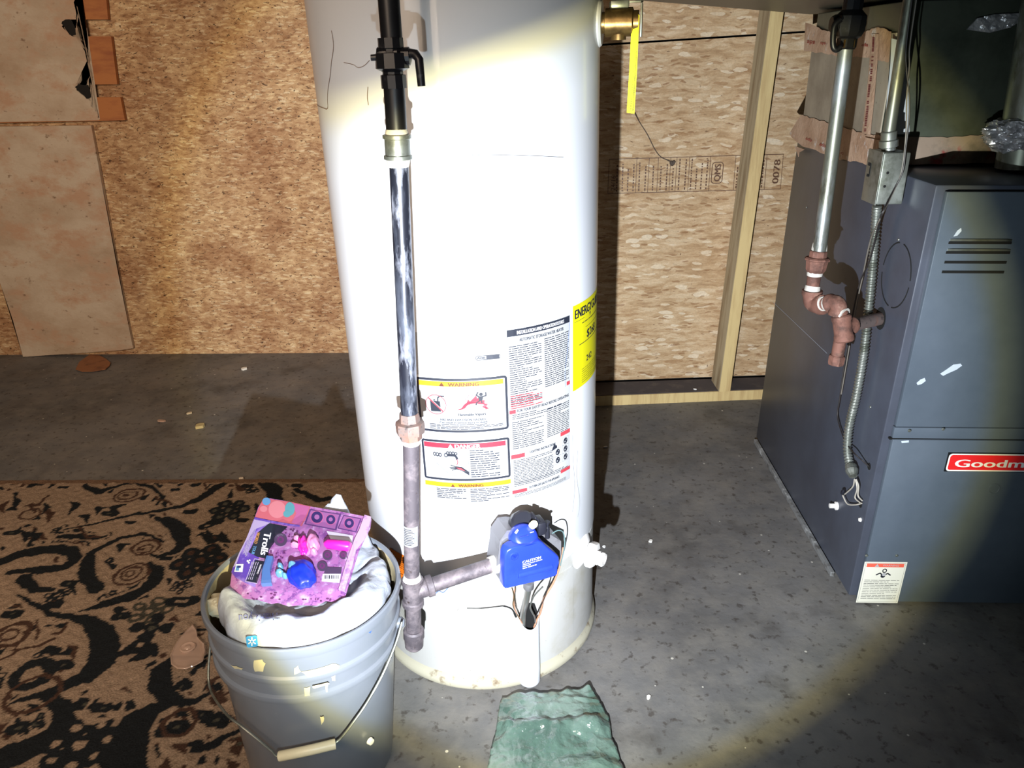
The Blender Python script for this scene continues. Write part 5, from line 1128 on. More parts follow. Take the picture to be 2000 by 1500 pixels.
# thin control cables
def cable(label, pts, r, mat): bm = B(); add_tube(bm, smooth_path(pts, 8), r, 8); return tag(build('control_cable', bm, mat, None), label, 'cable')
YQ = YJ0 - .014
def down_to_duct(px, py, Y): p = atY(px, py, Y); return V(p.x + .004, p.y, 1.268)
cable('thin dark cable hanging from the duct past the rigid conduit to the furnace side', [down_to_duct(1769, 40, YQ)] + [atY(x, y, YQ) for x, y in ((1770, 90), (1770, 130), (1776, 190), (1775, 240), (1769, 290), (1763, 335), (1745, 372))] + [atX(x, y, X) for x, y, X in ((1724, 415, .668), (1712, 455, .690), (1698, 510, .700), (1680, 550, .712), (1668, 600, .716), (1658, 660, .716), (1648, 720, .716), (1640, 780, .717), (1636, 815, .717), (1650, 860, .714), (1668, 885, .700), (1685, 900, .715), (1697, 911, .724))], .0016, m_wire)
cable('second thin cable twisted beside the dark one in front of the junction box', [down_to_duct(1778, 40, YQ)] + [atY(x, y, YQ + .002) for x, y in ((1777, 90), (1776, 130), (1771, 190), (1770, 250), (1766, 300), (1758, 345), (1740, 385))] + [atX(x, y, X) for x, y, X in ((1720, 425, .670), (1700, 470, .694), (1685, 540, .712), (1676, 580, .716), (1665, 640, .717), (1655, 700, .717), (1643, 770, .718))], .0014, flat('grey_cable', (110, 104, 96)))

# ================================================================== BUCKET
BC = V(-.3995, 1.022, .0042); BH = .380
bk_ = empty('plastic_bucket', tuple(BC), (0, .031, 0)); tag(bk_, 'pale grey plastic bucket with paint-smeared ribs, full of rubbish, standing half on the rug', 'bucket'); BX = mw(bk_); BXI = BX.inverted()
def rb(z): return .132 + (z / .27) * .016 if z < .27 else .150
m_buck = M('pale_bucket_plastic', g((112, 117, 126)), .32, var=[(g((104, 109, 117)), 4, .45, .7), (g((146, 148, 150)), 40, .72, .76)], coat=.15)
m_buckin = M('dirty_bucket_inside', g((166, 154, 122)), .6, var=[(g((150, 120, 66)), 12, .5, .66), (g((90, 74, 48)), 40, .62, .7)])
bm = B(); add_lathe(bm, (0, 0, 0), (0, 0, 1), [(0, .004), (.122, .004), (.124, 0), (.1265, 0), (.128, .004), (.1445, .268), (.1545, .271), (.1555, .276), (.1545, .281), (.1500, .284), (.1505, .308), (.1560, .311), (.1570, .316), (.1560, .320), (.1525, .323), (.1540, .358), (.1590, .362), (.1605, .370), (.1595, .378), (.1570, .380), (.1535, .379), (.1515, .374)], 96)
bm.faces.ensure_lookup_table()
top_f = max(bm.faces, key=lambda f: len(f.verts) * (1 if f.calc_center_median().z > .3 else 0)); bmesh.ops.delete(bm, geom=[top_f], context='FACES_ONLY'); build('bucket_body', bm, m_buck, bk_, smooth=35)
bm = B(); add_lathe(bm, (0, 0, 0), (0, 0, -1), [(.1515, -.374), (.1490, -.36), (.1470, -.30), (.126, -.06), (0, -.055)], 96)
bm.faces.ensure_lookup_table(); tf = [f for f in bm.faces if len(f.verts) > 50]; bmesh.ops.delete(bm, geom=tf, context='FACES_ONLY')
for f in bm.faces: f.normal_flip()
build('bucket_lining', bm, m_buckin, bk_, smooth=60)
def bpix(px, py, r):
    o = BXI @ CP; d = BXI.to_3x3() @ ray(px, py); a = d.x ** 2 + d.y ** 2; b = o.x * d.x + o.y * d.y; c = o.x ** 2 + o.y ** 2 - r * r
    t = (-b - math.sqrt(max(b * b - a * c, 0))) / a; return o + d * t
m_smear = M('cream_paint_smear', g((190, 182, 148)), .5)
rs_ = random.Random(8)
def smear(pix, r):
    P = []
    for i, p in enumerate(pix):
        n_ = pix[(i + 1) % len(pix)]; P += [p, ((p[0] + n_[0]) / 2 + rs_.uniform(-1.5, 1.5), (p[1] + n_[1]) / 2 + rs_.uniform(-1.5, 1.5))]
    bm = B(); c = bm.verts.new(bpix(sum(p[0] for p in P) / len(P), sum(p[1] for p in P) / len(P), r)); v = [bm.verts.new(bpix(*p, r)) for p in P]
    for i in range(len(v)): bm.faces.new((c, v[i], v[(i + 1) % len(v)]))
    build('paint_smear', bm, m_smear, bk_, smooth=0)
for pix, r in (([(450, 1299), (462, 1301), (476, 1306), (472, 1309), (458, 1306)], .1545), ([(496, 1290), (512, 1288), (519, 1296), (514, 1312), (498, 1312), (495, 1302)], .1548), ([(575, 1305), (582, 1300), (588, 1312), (575, 1318)], .1545), ([(588, 1312), (620, 1306), (650, 1296), (664, 1300), (655, 1312), (625, 1320), (600, 1322)], .1548), ([(594, 1343), (606, 1341), (606, 1366), (595, 1367)], .1525), ([(610, 1340), (640, 1333), (644, 1336), (614, 1345)], .1578), ([(648, 1316), (656, 1314), (655, 1330), (649, 1330)], .1548), ([(625, 1400), (632, 1399), (632, 1410), (628, 1416)], .1500), ([(636, 1336), (641, 1335), (640, 1352), (637, 1352)], .1545)): smear(pix, r)
hp = [(785, 1215, .166), (776, 1248, .164), (762, 1285, .162), (742, 1328, .160), (715, 1375, .158), (692, 1408, .158), (674, 1432, .157), (660, 1447, .157), (647, 1454, .158), (600, 1466, .158), (546, 1477, .158), (530, 1466, .157), (500, 1441, .157), (470, 1417, .158), (440, 1392, .160)]
hpts = [bpix(*p) for p in hp]
lft = [V(-.163, .02, .30), V(-.167, -.02, .25)]
bm = B(); add_tube(bm, smooth_path(hpts + [V(-.164, -.05, .20), V(-.168, -.01, .26), V(-.166, .01, .300)], 6), .0021, 8); build('wire_handle', bm, m_galv, bk_)
bm = B(); add_tube(bm, smooth_path([bpix(655, 1453, .159), bpix(600, 1466, .1595), bpix(546, 1477, .159)], 8), .0082, 16); build('handle_grip', bm, m_cream, bk_)
for a in (V(.1665, .0, .300), V(-.166, .01, .300)):
    bm = B(); add_lathe(bm, V(a.x * .92, a.y, a.z), V(a.x, 0, 0), [(0, 0), (.010, 0), (.010, .006), (.006, .012), (0, .012)], 14); build('handle_ear', bm, m_buck, bk_)
p = bpix(725, 1449, .1435); bm = B(); add_lathe(bm, p, V(p.x, p.y, 0), [(0, -.004), (.0065, -.004), (.0055, .0015), (0, .003)], 12); build('gate_mark', bm, m_wink, bk_)
p = bpix(723, 1232, .1560); bm = B(); add_box(bm, p, (.004, .002, .008), Matrix.Rotation(.4, 3, 'Y'), .0005); build('blue_speck', bm, flat('blue_speck_plastic', (50, 80, 170)), bk_, smooth=0)

# white shopping bag stuffed in the bucket
m_bag = None
def bagmat():
    m, nt, p = nodes('white_bag_film'); p.inputs['Base Color'].default_value = (*g((154, 159, 170)), 1); p.inputs['Roughness'].default_value = .34; p.inputs['Subsurface Weight'].default_value = .0
    tc = N(nt, 'TexCoord'); n = N(nt, 'TexVoronoi', Scale=28.0, feature='F1'); w_ = N(nt, 'TexNoise', Scale=20.0, Detail=5.0); nt.links.new(tc.outputs['Object'], w_.inputs['Vector'])
    a = N(nt, 'VectorMath', operation='MULTIPLY_ADD'); nt.links.new(w_.outputs['Color'], a.inputs[0]); a.inputs[1].default_value = (.08, .08, .08); nt.links.new(tc.outputs['Object'], a.inputs[2]); nt.links.new(a.outputs[0], n.inputs['Vector'])
    bump(nt, n.outputs['Distance'], p, .7, .004); return m
m_bag = bagmat()
def bagz(x, y):
    th = math.degrees(math.atan2(y, x)); r = math.hypot(x, y)
    z = .384 + .012 * noise.noise(V(x * 22, y * 22, 1.3)) + .006 * noise.noise(V(x * 60, y * 60, 4.1))
    z += .020 * math.exp(-((r - .118) / .020) ** 2) * (1 if -170 < th < 20 else .3)
    fx, fy = x - .020, y - .142; z += .062 * math.exp(-((fx / .048) ** 2 + (fy / .013) ** 2)) + .022 * math.exp(-(((x - .035) / .014) ** 2 + (fy / .012) ** 2))
    fx, fy = x - .075, y - .118; z += .045 * math.exp(-((fx / .016) ** 2 + (fy / .014) ** 2))
    z -= .022 * math.exp(-(((x + .01) / .07) ** 2 + ((y - .02) / .07) ** 2))
    return z
bm = B(); na, nr = 110, 44; cv = bm.verts.new((0, 0, bagz(0, 0))); rows = []
for k in range(1, nr + 1):
    row = []
    for i in range(na):
        a = 2 * math.pi * i / na; d = math.degrees(a) % 360
        lim = .1495
        lim -= .036 * math.exp(-((d - 185) / 34) ** 2) + .012 * math.exp(-((d - 20) / 30) ** 2) - .008 * math.exp(-((d - 78) / 16) ** 2)
        lim += .003 * math.sin(a * 9) + .002 * math.sin(a * 17 + 1)
        lim = min(lim, .1485 if d > 190 else lim)
        t = k / nr; r = lim * min(t / .93, 1.0); x, y = r * math.cos(a), r * math.sin(a); z = bagz(x, y)
        if t > .90: z -= (t - .90) / .10 * .030 * (1 if not 60 < d < 110 else 1.6)
        row.append(bm.verts.new((x, y, z)))
    rows.append(row)
for i in range(na): bm.faces.new((cv, rows[0][i], rows[0][(i + 1) % na]))
for k in range(nr - 1):
    for i in range(na): j = (i + 1) % na; bm.faces.new((rows[k][i], rows[k + 1][i], rows[k + 1][j], rows[k][j]))
bg2 = build('shopping_bag', bm, m_bag, None, smooth=180); bg2.location = BC; bg2.rotation_euler = (0, .031, 0); tag(bg2, 'crumpled white plastic shopping bag stuffed in the top of the grey bucket', 'bag')
def bagp(px, py, off=.0012):
    o = BXI @ CP; d = BXI.to_3x3() @ ray(px, py); z = .40
    for _ in range(14): p = o + d * ((z - o.z) / d.z); z = z * .5 + bagz(p.x, p.y) * .5
    return o + d * ((z + off - o.z) / d.z)
pr = Print(lambda u, v, o: bagp(u, -v, .0030 + o))
def rpx(cx, cy, w_, h_, rot, rad=4):
    P = rr_poly(-w_ / 2, -h_ / 2, w_ / 2, h_ / 2, rad); c, s_ = math.cos(rot), math.sin(rot); return [(cx + x * c - y * s_, -cy + x * s_ + y * c) for x, y in P]
pr.poly('bag_blue_print', rpx(492, 1253, 22, 22, .12), .0006)
for k in range(6):
    a = math.pi / 6 + k * math.pi / 3; c, s_ = math.cos(a), math.sin(a); pr.stroke('white_print', [(492 + 2.6 * c, -1253 + 2.6 * s_), (492 + 8 * c, -1253 + 8 * s_)], 2.4, .0016)
pr.text('thank_you_print', 'Thank you', 546, -1196, 15, w=80, rot=184, off=.0006)
pr.emit({'bag_blue_print': flat('bag_blue', (60, 150, 214)), 'white_print': m_wink, 'thank_you_print': flat('bag_purple_ink', (120, 126, 180))}, bg2)
# crumpled cream paper at the left of the bucket mouth
bm = B(); bmesh.ops.create_icosphere(bm, subdivisions=4, radius=1)
for v in bm.verts: n = v.co.copy(); k = 1 + .35 * noise.noise(n * 1.6) + .16 * noise.noise(n * 4.5); v.co = V(n.x * .030 * k, n.y * .022 * k, n.z * .017 * k)
o = build('crumpled_paper', bm, M('cream_paper', g((176, 168, 142)), .7, var=[(g((176, 158, 112)), 30, .5, .7)]), None, smooth=25); o.location = fl(436, 1182, .366); tag(o, 'crumpled cream paper scrap wedged at the left side of the bucket mouth', 'paper')

# ================================================================== TOY CARD
T_ = [fl(515, 972, .452), fl(725, 1010, .444), fl(450, 1138, .409)]
CN = (T_[1] - T_[0]).cross(T_[2] - T_[0]).normalized()
if CN.z < 0: CN = -CN
def cpt(u, v, off=0.0): return onplane(430 + u / 6.4516, 960 + v / 6.4516, T_[0], CN) + CN * off
tcd = empty('toy_card', tuple(cpt(950, 750) - CN * .002)); tag(tcd, 'purple and pink toy blister card lying tilted on the white bag on the bucket', 'toy package'); CI = Matrix.Translation(-tcd.location)
def cb(name, bm, mat, par=None, sm=0): return build(name, bm, mat, par or tcd, smooth=sm, inv=CI)
m_pink = M('card_pink_print', g((142, 92, 142)), .35, var=[(g((96, 52, 112)), 120, .50, .58), (g((170, 138, 176)), 60, .52, .64)])
m_cpurple = M('card_purple_print', g((76, 54, 138)), .35, var=[(g((134, 112, 172)), 14, .48, .62)])
out = [(550, 85), (600, 82), (880, 128), (1150, 190), (1500, 250), (1820, 312), (1890, 322), (1905, 345), (1890, 460), (1750, 740), (1690, 930), (1575, 1330), (1500, 1350), (1440, 1390), (1330, 1370), (1230, 1430), (1000, 1425), (860, 1440), (720, 1395), (640, 1410), (480, 1360), (300, 1340), (120, 1230), (130, 1150), (150, 1000), (230, 800), (330, 620), (430, 340), (480, 200)]
bm = B(); add_prism(bm, [cpt(u, v) for u, v in out], CN * -.0016); cb('card_backing', bm, m_pink)
pr = Print(lambda u, v, o: CI @ cpt(u, -v, o))
def cpoly(name, pts, off): pr.poly(name, [(a, -b) for a, b in pts], off)
cpoly('purple_print', [(425, 350), (640, 395), (640, 420), (480, 860), (445, 1212), (330, 1160), (200, 1090), (140, 1020), (160, 960), (240, 780), (330, 600)], .0006)
cpoly('lilac_print', [(430, 355), (640, 398), (570, 430), (440, 480), (330, 640), (250, 800), (200, 940), (165, 960), (240, 780), (330, 600)], .0010)
cpoly('black_print', [(620, 405), (850, 450), (760, 540), (690, 640), (620, 740), (590, 860), (560, 850), (470, 830), (360, 770), (400, 700), (480, 520)], .0012)
# top picture strip: plain swirls only
cpoly('coral_print', [(548, 88), (880, 132), (1140, 190), (1100, 300), (1030, 440), (860, 405), (440, 325), (490, 200)], .0006)
pr.disc('salmon_print', 720, -230, 110, ry=110, off=.0010); cpoly('magenta_print', [(900, 150), (1130, 195), (1080, 320), (1010, 430), (900, 400), (960, 280)], .0010)
pr.disc('sky_print', 585, -130, 52, ry=48, off=.0013); pr.disc('teal_print', 880, -225, 62, ry=85, off=.0013); pr.disc('teal_print', 845, -290, 48, ry=44, off=.0016); pr.disc('salmon_print', 550, -225, 48, ry=40, off=.0014)
pr.stroke('purple_print', [(440, -345), (640, -388), (860, -425), (1000, -442)], 26, .0016)
# speaker panels
for q, discs in (([(1130, 225), (1525, 290), (1465, 495), (1060, 415)], [(1222, 332, 72), (1396, 362, 58)]), ([(1555, 300), (1780, 345), (1715, 520), (1480, 470)], [(1628, 408, 60)])):
    cpoly('dark_violet_print', q, .0008); c = (sum(a for a, b in q) / 4, sum(b for a, b in q) / 4); cpoly('violet_print', [(c[0] + (a - c[0]) * .90, c[1] + (b - c[1]) * .88) for a, b in q], .0012)
    for x, y, r in discs: pr.disc('magenta_print', x, -y, r * 1.2, off=.0014); pr.disc('deep_violet_print', x, -y, r, off=.0018); pr.disc('violet_print', x, -y, r * .45, off=.0022)
# leopard bits
rq = random.Random(5)
for k in range(46):
    z_ = rq.random()
    x, y = (rq.uniform(820, 1000), rq.uniform(470, 600)) if z_ < .3 else (rq.uniform(640, 880), rq.uniform(750, 850)) if z_ < .6 else (rq.uniform(340, 760), rq.uniform(1280, 1370)) if z_ < .8 else (rq.uniform(1040, 1400), rq.uniform(1340, 1400))
    pr.disc('leopard_print', x, -y, rq.uniform(8, 20), ry=rq.uniform(6, 12), off=.0012 + k * 2e-6, n=8)
for x, y, r in ((765, 620, 82), (1355, 815, 62), (1555, 815, 50), (1290, 950, 66)): pr.disc('grey_violet_print', x, -y, r, off=.0022); pr.disc('leopard_print', x, -y, r * .55, off=.0026); pr.disc('grey_violet_print', x, -y, r * .22, off=.0030)
cpoly('white_print', [(1340, 500), (1680, 560), (1650, 690), (1400, 620)], .0010)
cpoly('grey_violet_print', [(1340, 955), (1535, 960), (1525, 1045), (1310, 1035)], .0012); cpoly('white_print', [(1295, 1045), (1525, 1045), (1505, 1160), (1280, 1140)], .0016)
xx = 1320
while xx < 1490: wv_ = rq.choice([5, 8, 12]); pr.rect('black_print', xx, -1110, xx + wv_, -1065, .0020, 999); xx += wv_ + rq.choice([7, 10, 16])
# title text reads up the card edge
def ctext(name, s, u, v, h, w_, rot, off=.0018, bold=0): pr.text(name, s, u, -v, h, w=w_, rot=rot, bold=bold, off=off)
ctext('white_print', 'Trolls', 560, 520, 92, 285, -100, .0018, 5)
ctext('orange_print', 'WORLD', 470, 520, 40, 145, -106, .0018, 2); ctext('sky_print', 'TOUR', 425, 690, 40, 110, -106, .0018, 2)
for i in range(7):
    x0_, y0_ = 455 - i * 16, 470 + i * 20
    y = y0_; xs_ = x0_
    while y < 800 - i * 4:
        L_ = rq.uniform(14, 40); pr.stroke('lilac_text_print', [(xs_, -y), (xs_ - L_ * .34, -(y + L_))], 5, .0014); xs_ -= (L_ + 9) * .34; y += L_ + 9
# publisher square, warning box, snowflake mark
cpoly('white_print', [(205, 925), (298, 922), (285, 1025), (180, 1020)], .0018); cpoly('sky_print', [(210, 945), (250, 945), (240, 1010), (196, 1008)], .0022); cpoly('navy_print', [(224, 948), (268, 948), (262, 975), (216, 975)], .0024)
pr.disc('white_print', 350, -885, 13, off=.0018); pr.disc('white_print', 375, -875, 11, off=.0018); pr.disc('white_print', 365, -905, 12, off=.0018)
box = [(435, 855), (572, 878), (470, 1168), (318, 1140)]
for i in range(4): a, b = box[i], box[(i + 1) % 4]; pr.stroke('lilac_text_print', [(a[0], -a[1]), (b[0], -b[1])], 7, .0016)
cpoly('black_print', [(445, 868), (556, 886), (462, 1156), (334, 1132)], .0012)
ctext('white_print', 'WARNING:', 508, 925, 22, 130, -110, .0020, 1.5)
for i in range(4):
    a, b = (485 - i * 27, 900 - 2 * i), (400 - i * 22, 1130 - 3 * i)
    for k in range(5): t0, t1_ = k / 5, k / 5 + .16; pr.stroke('lilac_text_print', [(a[0] + (b[0] - a[0]) * t0, -(a[1] + (b[1] - a[1]) * t0)), (a[0] + (b[0] - a[0]) * t1_, -(a[1] + (b[1] - a[1]) * t1_))], 7, .0018)
def dim(c, k=.5):
    l_ = g(c); y = .3 * l_[0] + .5 * l_[1] + .2 * l_[2]; return tuple((v * .8 + y * .2) * k for v in l_)
cm = {k: M('card_' + k, dim(c), .35) for k, c in dict(lilac_print=(190, 168, 226), coral_print=(222, 96, 120), salmon_print=(236, 130, 150), magenta_print=(208, 92, 170), sky_print=(86, 160, 226), teal_print=(80, 170, 190), dark_violet_print=(104, 60, 140), violet_print=(176, 96, 180), deep_violet_print=(62, 46, 120), leopard_print=(130, 50, 130), grey_violet_print=(96, 74, 112), orange_print=(220, 150, 60), lilac_text_print=(206, 190, 232), navy_print=(50, 60, 140)).items()}
cm.update(white_print=flat('card_white', (190, 190, 196), .35), black_print=m_ink, purple_print=m_cpurple); pr.emit(cm, tcd)
# moulded plastic pieces held on the card: plain shapes
def blob(name, u, v, ru, rv, h, mat, par=None, seed=0, rough_=.12, ang=0):
    bm = B(); bmesh.ops.create_icosphere(bm, subdivisions=4, radius=1); c = cpt(u, v); ex = cpt(u + 10, v) - c; ey = cpt(u, v - 10) - c; ca, sa = math.cos(ang), math.sin(ang)
    for w_ in bm.verts:
        n = w_.co.copy(); k = 1 + rough_ * noise.noise(n * 2.2 + V(seed, 0, 0)); x, y = n.x * ru * k, n.y * rv * k; w_.co = c + ex * (x * ca - y * sa) / 10 + ey * (x * sa + y * ca) / 10 + CN * (max(n.z, -.2) * h * k + h * .2)
    return cb(name, bm, mat, par, 60)
m_tblue = M('toy_blue_plastic', g((22, 46, 176)), .35, bmp=(60, .3, .002)); m_tpink = M('toy_pink_plastic', g((196, 34, 150)), .3); m_tpale = M('toy_pale_pink', g((190, 122, 162)), .35); m_tsky = M('toy_pale_blue', g((88, 140, 170)), .3)
bp = empty('blister_contents'); bp.parent = tcd
blob('blue_piece', 1040, 1060, 178, 172, .017, m_tblue, bp, 1, .18, -.3)
blob('pale_blue_piece', 930, 985, 66, 62, .015, m_tsky, bp, 2); blob('pale_blue_piece', 765, 965, 36, 42, .010, m_tsky, bp, 3); blob('pale_blue_piece', 760, 1050, 58, 36, .011, m_tsky, bp, 4); blob('pale_blue_piece', 820, 1080, 36, 26, .009, m_tsky, bp, 5)
blob('pink_piece', 1050, 690, 62, 110, .012, m_tpink, bp, 6, .3); blob('pale_pink_piece', 1175, 670, 80, 100, .014, m_tpale, bp, 7, .2); blob('pale_pink_piece', 975, 610, 46, 30, .009, m_tpale, bp, 8); blob('pale_pink_piece', 950, 690, 56, 22, .009, m_tpale, bp, 9); blob('pale_pink_piece', 1185, 775, 46, 34, .010, m_tpale, bp, 10)
bm = B(); a, b = cpt(1370, 700, .008), cpt(1625, 728, .008); add_tube(bm, [a + (a - b).normalized() * .006, a, b, b + (b - a).normalized() * .004], [.004, .0085, .0088, .006], 16); cb('pink_comb', bm, m_tpink, bp, 50)
# clear blister
def clear():
    m, nt, p = nodes('clear_blister_plastic'); nt.nodes.remove(p); out_ = nt.nodes['Material Output']; t = N(nt, 'BsdfTransparent'); t.inputs[0].default_value = (.95, .93, .97, 1); gl = N(nt, 'BsdfGlossy', Roughness=.06); fr_ = N(nt, 'Fresnel', IOR=1.45)
    no = N(nt, 'TexNoise', Scale=45.0, Detail=3.0); tc = N(nt, 'TexCoord'); nt.links.new(tc.outputs['Object'], no.inputs['Vector']); b_ = N(nt, 'Bump', Strength=.5, Distance=.004); nt.links.new(no.outputs['Fac'], b_.inputs['Height']); nt.links.new(b_.outputs[0], gl.inputs['Normal']); nt.links.new(b_.outputs[0], fr_.inputs['Normal'])
    mx_ = N(nt, 'MixShader'); mx_.inputs[0].default_value = .09; nt.links.new(t.outputs[0], mx_.inputs[1]); nt.links.new(gl.outputs[0], mx_.inputs[2]); nt.links.new(mx_.outputs[0], out_.inputs[0]); return m
m_clear = clear()
def shell(name, pts, h, ins):
    bm = B(); c = (sum(a for a, b in pts) / len(pts), sum(b for a, b in pts) / len(pts)); L0 = [bm.verts.new(cpt(a, b, .001)) for a, b in pts]; L1 = [bm.verts.new(cpt(c[0] + (a - c[0]) * (1 - ins * .4), c[1] + (b - c[1]) * (1 - ins * .4), h * .8)) for a, b in pts]; L2 = [bm.verts.new(cpt(c[0] + (a - c[0]) * (1 - ins), c[1] + (b - c[1]) * (1 - ins), h)) for a, b in pts]
    for A, C_ in ((L0, L1), (L1, L2)):
        for i in range(len(pts)): bm.faces.new((A[i], A[(i + 1) % len(pts)], C_[(i + 1) % len(pts)], C_[i]))
    bmesh.ops.triangulate(bm, faces=[bm.faces.new(L2)]); bmesh.ops.recalc_face_normals(bm, faces=bm.faces); return cb(name, bm, m_clear, tcd, 30)
shell('clear_blister', [(640, 820), (700, 560), (820, 520), (900, 560), (1060, 460), (1160, 470), (1320, 560), (1690, 600), (1700, 760), (1560, 1180), (1500, 1240), (1050, 1270), (560, 1230), (470, 1190)], .022, .06)
bm = B(); add_box(bm, (0, 0, 0), (1, 1, 1)); bm.free()
bm = B(); add_prism(bm, [cpt(600, 845), cpt(680, 855), cpt(640, 1010), cpt(660, 1190), cpt(530, 1200), cpt(545, 1020)], CN * .008); cb('blue_side_insert', bm, flat('toy_clear_blue', (70, 104, 156), .25), bp)
bm = B(); add_prism(bm, [cpt(1825, 318, .001), cpt(1905, 340, .001), cpt(1860, 560, .001), cpt(1720, 740, .001), cpt(1680, 930, .001), cpt(1575, 1270, .001), cpt(1500, 1250, .001), cpt(1600, 900, .001), cpt(1700, 620, .001), cpt(1760, 500, .001)], CN * .004); cb('folded_card_edge', bm, M('pale_pink_card', g((170, 140, 172)), .3, var=[(g((140, 104, 150)), 50, .5, .6)]), None)

# ================================================================== GREEN BAG
def greenmat():
    m, nt, p = nodes('green_bag_film'); tc = N(nt, 'TexCoord'); no = N(nt, 'TexNoise', Scale=7.0, Detail=5.0); nt.links.new(tc.outputs['Object'], no.inputs['Vector'])
    nt.links.new(ramp(nt, no.outputs['Fac'], [(.3, g((62, 84, 76))), (.5, g((86, 110, 100))), (.72, g((124, 142, 133)))]), p.inputs['Base Color']); p.inputs['Roughness'].default_value = .14; p.inputs['Coat Weight'].default_value = 1.0; p.inputs['Specular IOR Level'].default_value = .9; p.inputs['Coat Roughness'].default_value = .10; p.inputs['Alpha'].default_value = .84
    v = N(nt, 'TexVoronoi', Scale=16.0, feature='F1'); w_ = N(nt, 'TexNoise', Scale=14.0, Detail=5.0); nt.links.new(tc.outputs['Object'], w_.inputs['Vector']); a = N(nt, 'VectorMath', operation='MULTIPLY_ADD'); nt.links.new(w_.outputs['Color'], a.inputs[0]); a.inputs[1].default_value = (.14, .14, .14); nt.links.new(tc.outputs['Object'], a.inputs[2]); nt.links.new(a.outputs[0], v.inputs['Vector']); bump(nt, v.outputs['Distance'], p, 1.0, .009); return m
Lp_ = [(980, 1361), (976, 1380), (971, 1410), (966, 1440), (957, 1470), (953, 1500), (948, 1560), (950, 1600)]; Rp_ = [(1150, 1344), (1170, 1368), (1188, 1400), (1193, 1424), (1197, 1450), (1212, 1485), (1236, 1545), (1250, 1600)]
bm = B(); nt_, ns_ = 70, 60; grid = []
def pl_(P, t): t *= len(P) - 1; i = min(int(t), len(P) - 2); f = t - i; return (P[i][0] + (P[i + 1][0] - P[i][0]) * f, P[i][1] + (P[i + 1][1] - P[i][1]) * f)
for i in range(nt_ + 1):
    row = []
    for k in range(ns_ + 1):
        t, s_ = i / nt_, k / ns_; a, b = pl_(Lp_, t), pl_(Rp_, t); x, y = a[0] + (b[0] - a[0]) * s_, a[1] + (b[1] - a[1]) * s_
        x += 1.0 * math.sin(t * 23) * (s_ < .03 or s_ > .97); y += 1.5 * math.sin(s_ * 30) * (t < .03)
        p = fl(x, y, .014); e = min(s_, 1 - s_, t, 1 - t) * 2
        h = .013 + .012 * abs(noise.noise(V(p.x * 16, p.y * 22, 2))) + .006 * abs(noise.noise(V(p.x * 45, p.y * 50, 5))) + .006 * min(e * 4, 1)
        yf = 1420 + 6 * math.sin(s_ * 5); h += .014 * math.exp(-((y - yf) / 7) ** 2) * min(e * 5, 1) if y < yf else .014 * math.exp(-((y - yf) / 26) ** 2) * min(e * 5, 1)
        row.append(bm.verts.new((p.x, p.y, h)))
    grid.append(row)
for i in range(nt_):
    for k in range(ns_): bm.faces.new((grid[i][k], grid[i + 1][k], grid[i + 1][k + 1], grid[i][k + 1]))
edge_ = [grid[0][k] for k in range(ns_ + 1)] + [grid[i][ns_] for i in range(1, nt_ + 1)] + [grid[nt_][k] for k in range(ns_ - 1, -1, -1)] + [grid[i][0] for i in range(nt_ - 1, 0, -1)]
cc = V(sum(v.co.x for v in edge_) / len(edge_), sum(v.co.y for v in edge_) / len(edge_), 0)
low_ = [bm.verts.new((cc.x + (v.co.x - cc.x) * .93, cc.y + (v.co.y - cc.y) * .93, .001)) for v in edge_]
for i in range(len(edge_)): j = (i + 1) % len(edge_); bm.faces.new((edge_[i], edge_[j], low_[j], low_[i]))
bmesh.ops.recalc_face_normals(bm, faces=bm.faces)
o = build('green_plastic_bag', bm, greenmat(), None, smooth=180); tag(o, 'shiny crumpled green plastic bag on the concrete in front of the water heater', 'bag')

# ================================================================== SMALL LITTER
def clearish():
    m, nt, p = nodes('hazy_clear_plastic'); p.inputs['Base Color'].default_value = (*g((206, 176, 158)), 1); p.inputs['Roughness'].default_value = .18; p.inputs['Alpha'].default_value = .55; p.inputs['Coat Weight'].default_value = .6; return m
lid = empty('packaging_insert', tuple(fl(366, 1266, .010))); tag(lid, 'clear teardrop shaped plastic packaging piece lying on the rug left of the bucket', 'packaging'); LI = Matrix.Translation(-lid.location)
ol = [(376, 1218), (362, 1232), (350, 1246), (340, 1262), (332, 1280), (334, 1298), (346, 1306), (362, 1307), (380, 1301), (396, 1292), (402, 1272), (400, 1256), (392, 1249), (386, 1242), (384, 1228)]
ccx = (366, 1266); bm = B(); LV = []
for sc, z in ((1.0, .010), (1.0, .016), (.94, .018), (.86, .0165), (.80, .0165)): LV.append([bm.verts.new(fl(ccx[0] + (x - ccx[0]) * sc, ccx[1] + (y - ccx[1]) * sc, z)) for x, y in ol])
for A, C_ in zip(LV, LV[1:]):
    for i in range(len(ol)): bm.faces.new((A[i], A[(i + 1) % len(ol)], C_[(i + 1) % len(ol)], C_[i]))
bm.faces.new(LV[-1]); bmesh.ops.recalc_face_normals(bm, faces=bm.faces); build('insert_shell', bm, clearish(), lid, smooth=50, inv=LI)
bm = B(); c = fl(367, 1266, .0165); add_lathe(bm, c, (0, 0, 1), [(.016, 0), (.0165, .003), (.014, .0045), (.010, .003), (.0075, .003), (.006, .005), (0, .0055)], 28); build('round_boss', bm, clearish(), lid, smooth=50, inv=LI)
bm = B(); add_prism(bm, [fl(x, y, .004) for x, y in ((148, 722), (155, 708), (176, 693), (192, 694), (206, 701), (216, 709), (214, 715), (206, 722), (180, 726), (160, 726))], (0, 0, .003)); tag(build('cardboard_scrap', bm, M('brown_cardboard', g((146, 96, 62)), .8, var=[(g((120, 76, 50)), 20, .5, .65)]), None, smooth=0), 'brown torn cardboard scrap on the floor at the foot of the painted board', 'cardboard')
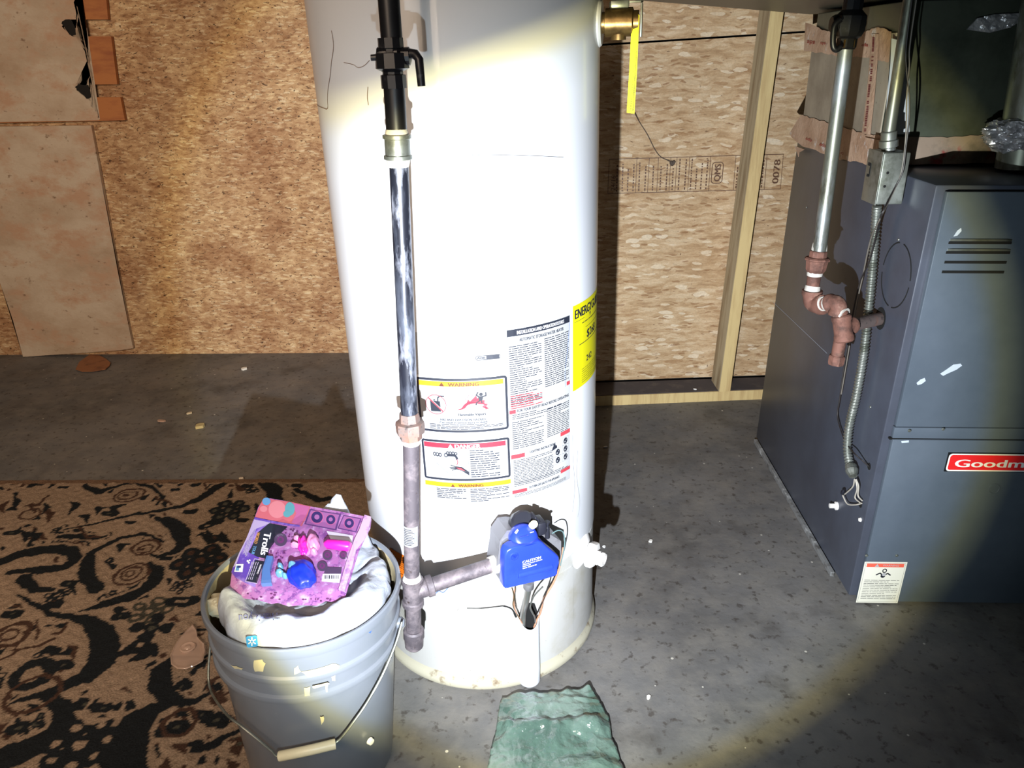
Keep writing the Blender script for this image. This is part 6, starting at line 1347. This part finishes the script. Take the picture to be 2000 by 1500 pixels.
def chip(px, py, w_, d_, rot, col, label, z=.0, h=.004):
    bm = B(); rc_ = random.Random(px); n = 8; c = fl(px, py, z); P = []
    for i in range(n):
        a = 2 * math.pi * i / n; k = rc_.uniform(.7, 1.15); x, y = w_ * k * math.cos(a), d_ * k * math.sin(a); P.append(V(c.x + x * math.cos(rot) - y * math.sin(rot), c.y + x * math.sin(rot) + y * math.cos(rot), z + .0005))
    add_prism(bm, P, (0, 0, h)); o = build('paint_chip', bm, flat('chip_colour', col, .7), None, smooth=0); tag(o, label, 'debris', 'chips and crumbs littering the concrete floor')
chip(477, 722, .012, .012, 0, (224, 220, 210), 'round white chip on the floor near the foot of the left board wall', h=.008)
chip(315, 823, .020, .008, -.1, (176, 146, 128), 'long pinkish flake on the bare floor behind the rug, leftmost of three crumbs')
chip(370, 808, .012, .006, .5, (196, 182, 164), 'small pale flake on the bare floor behind the rug, above the tan crumb')
chip(391, 835, .017, .015, .3, (176, 160, 120), 'round tan crumb on the bare floor behind the rug', h=.010)
chip(471, 937, .007, .007, 0, (214, 200, 180), 'tiny white crumb at the far edge of the rug', h=.006)
chip(1271, 1058, .006, .005, .4, (226, 224, 218), 'tiny white chip on the floor between water heater and furnace')
chip(1267, 1363, .006, .004, .9, (222, 218, 210), 'tiny white flake on the floor right of the green bag')
chip(1180, 1069, .004, .004, 0, (236, 236, 234), 'small white crumb on the floor beside the white drain valve')
chip(1182, 874, .008, .003, .2, (220, 218, 212), 'narrow white flake on the floor beside the shadow of the heater')
chip(1358, 761, .007, .004, -.5, (232, 230, 226), 'small white chip lying on the dusty floor plate near the stud', z=.0405, h=.003)
# cobwebs
bm = B(); ww = lambda x, y, o=.004: on_right(x, y, o)
add_tube(bm, smooth_path([ww(x, y, .004 + .02 * (i == 0)) for i, (x, y) in enumerate(((1240, 222), (1250, 240), (1264, 262), (1278, 290), (1290, 306), (1304, 313)))], 6), .0014, 6)
add_tube(bm, smooth_path([ww(x, y) for x, y in ((1304, 313), (1310, 316), (1313, 321), (1318, 313))], 5), [.0022] * 5 + [.006] * 10 + [.001], 6)
tag(build('cobweb', bm, m_web, None), 'dark sooty cobweb strand hanging on the stamped board wall below the yellow tag', 'cobweb')
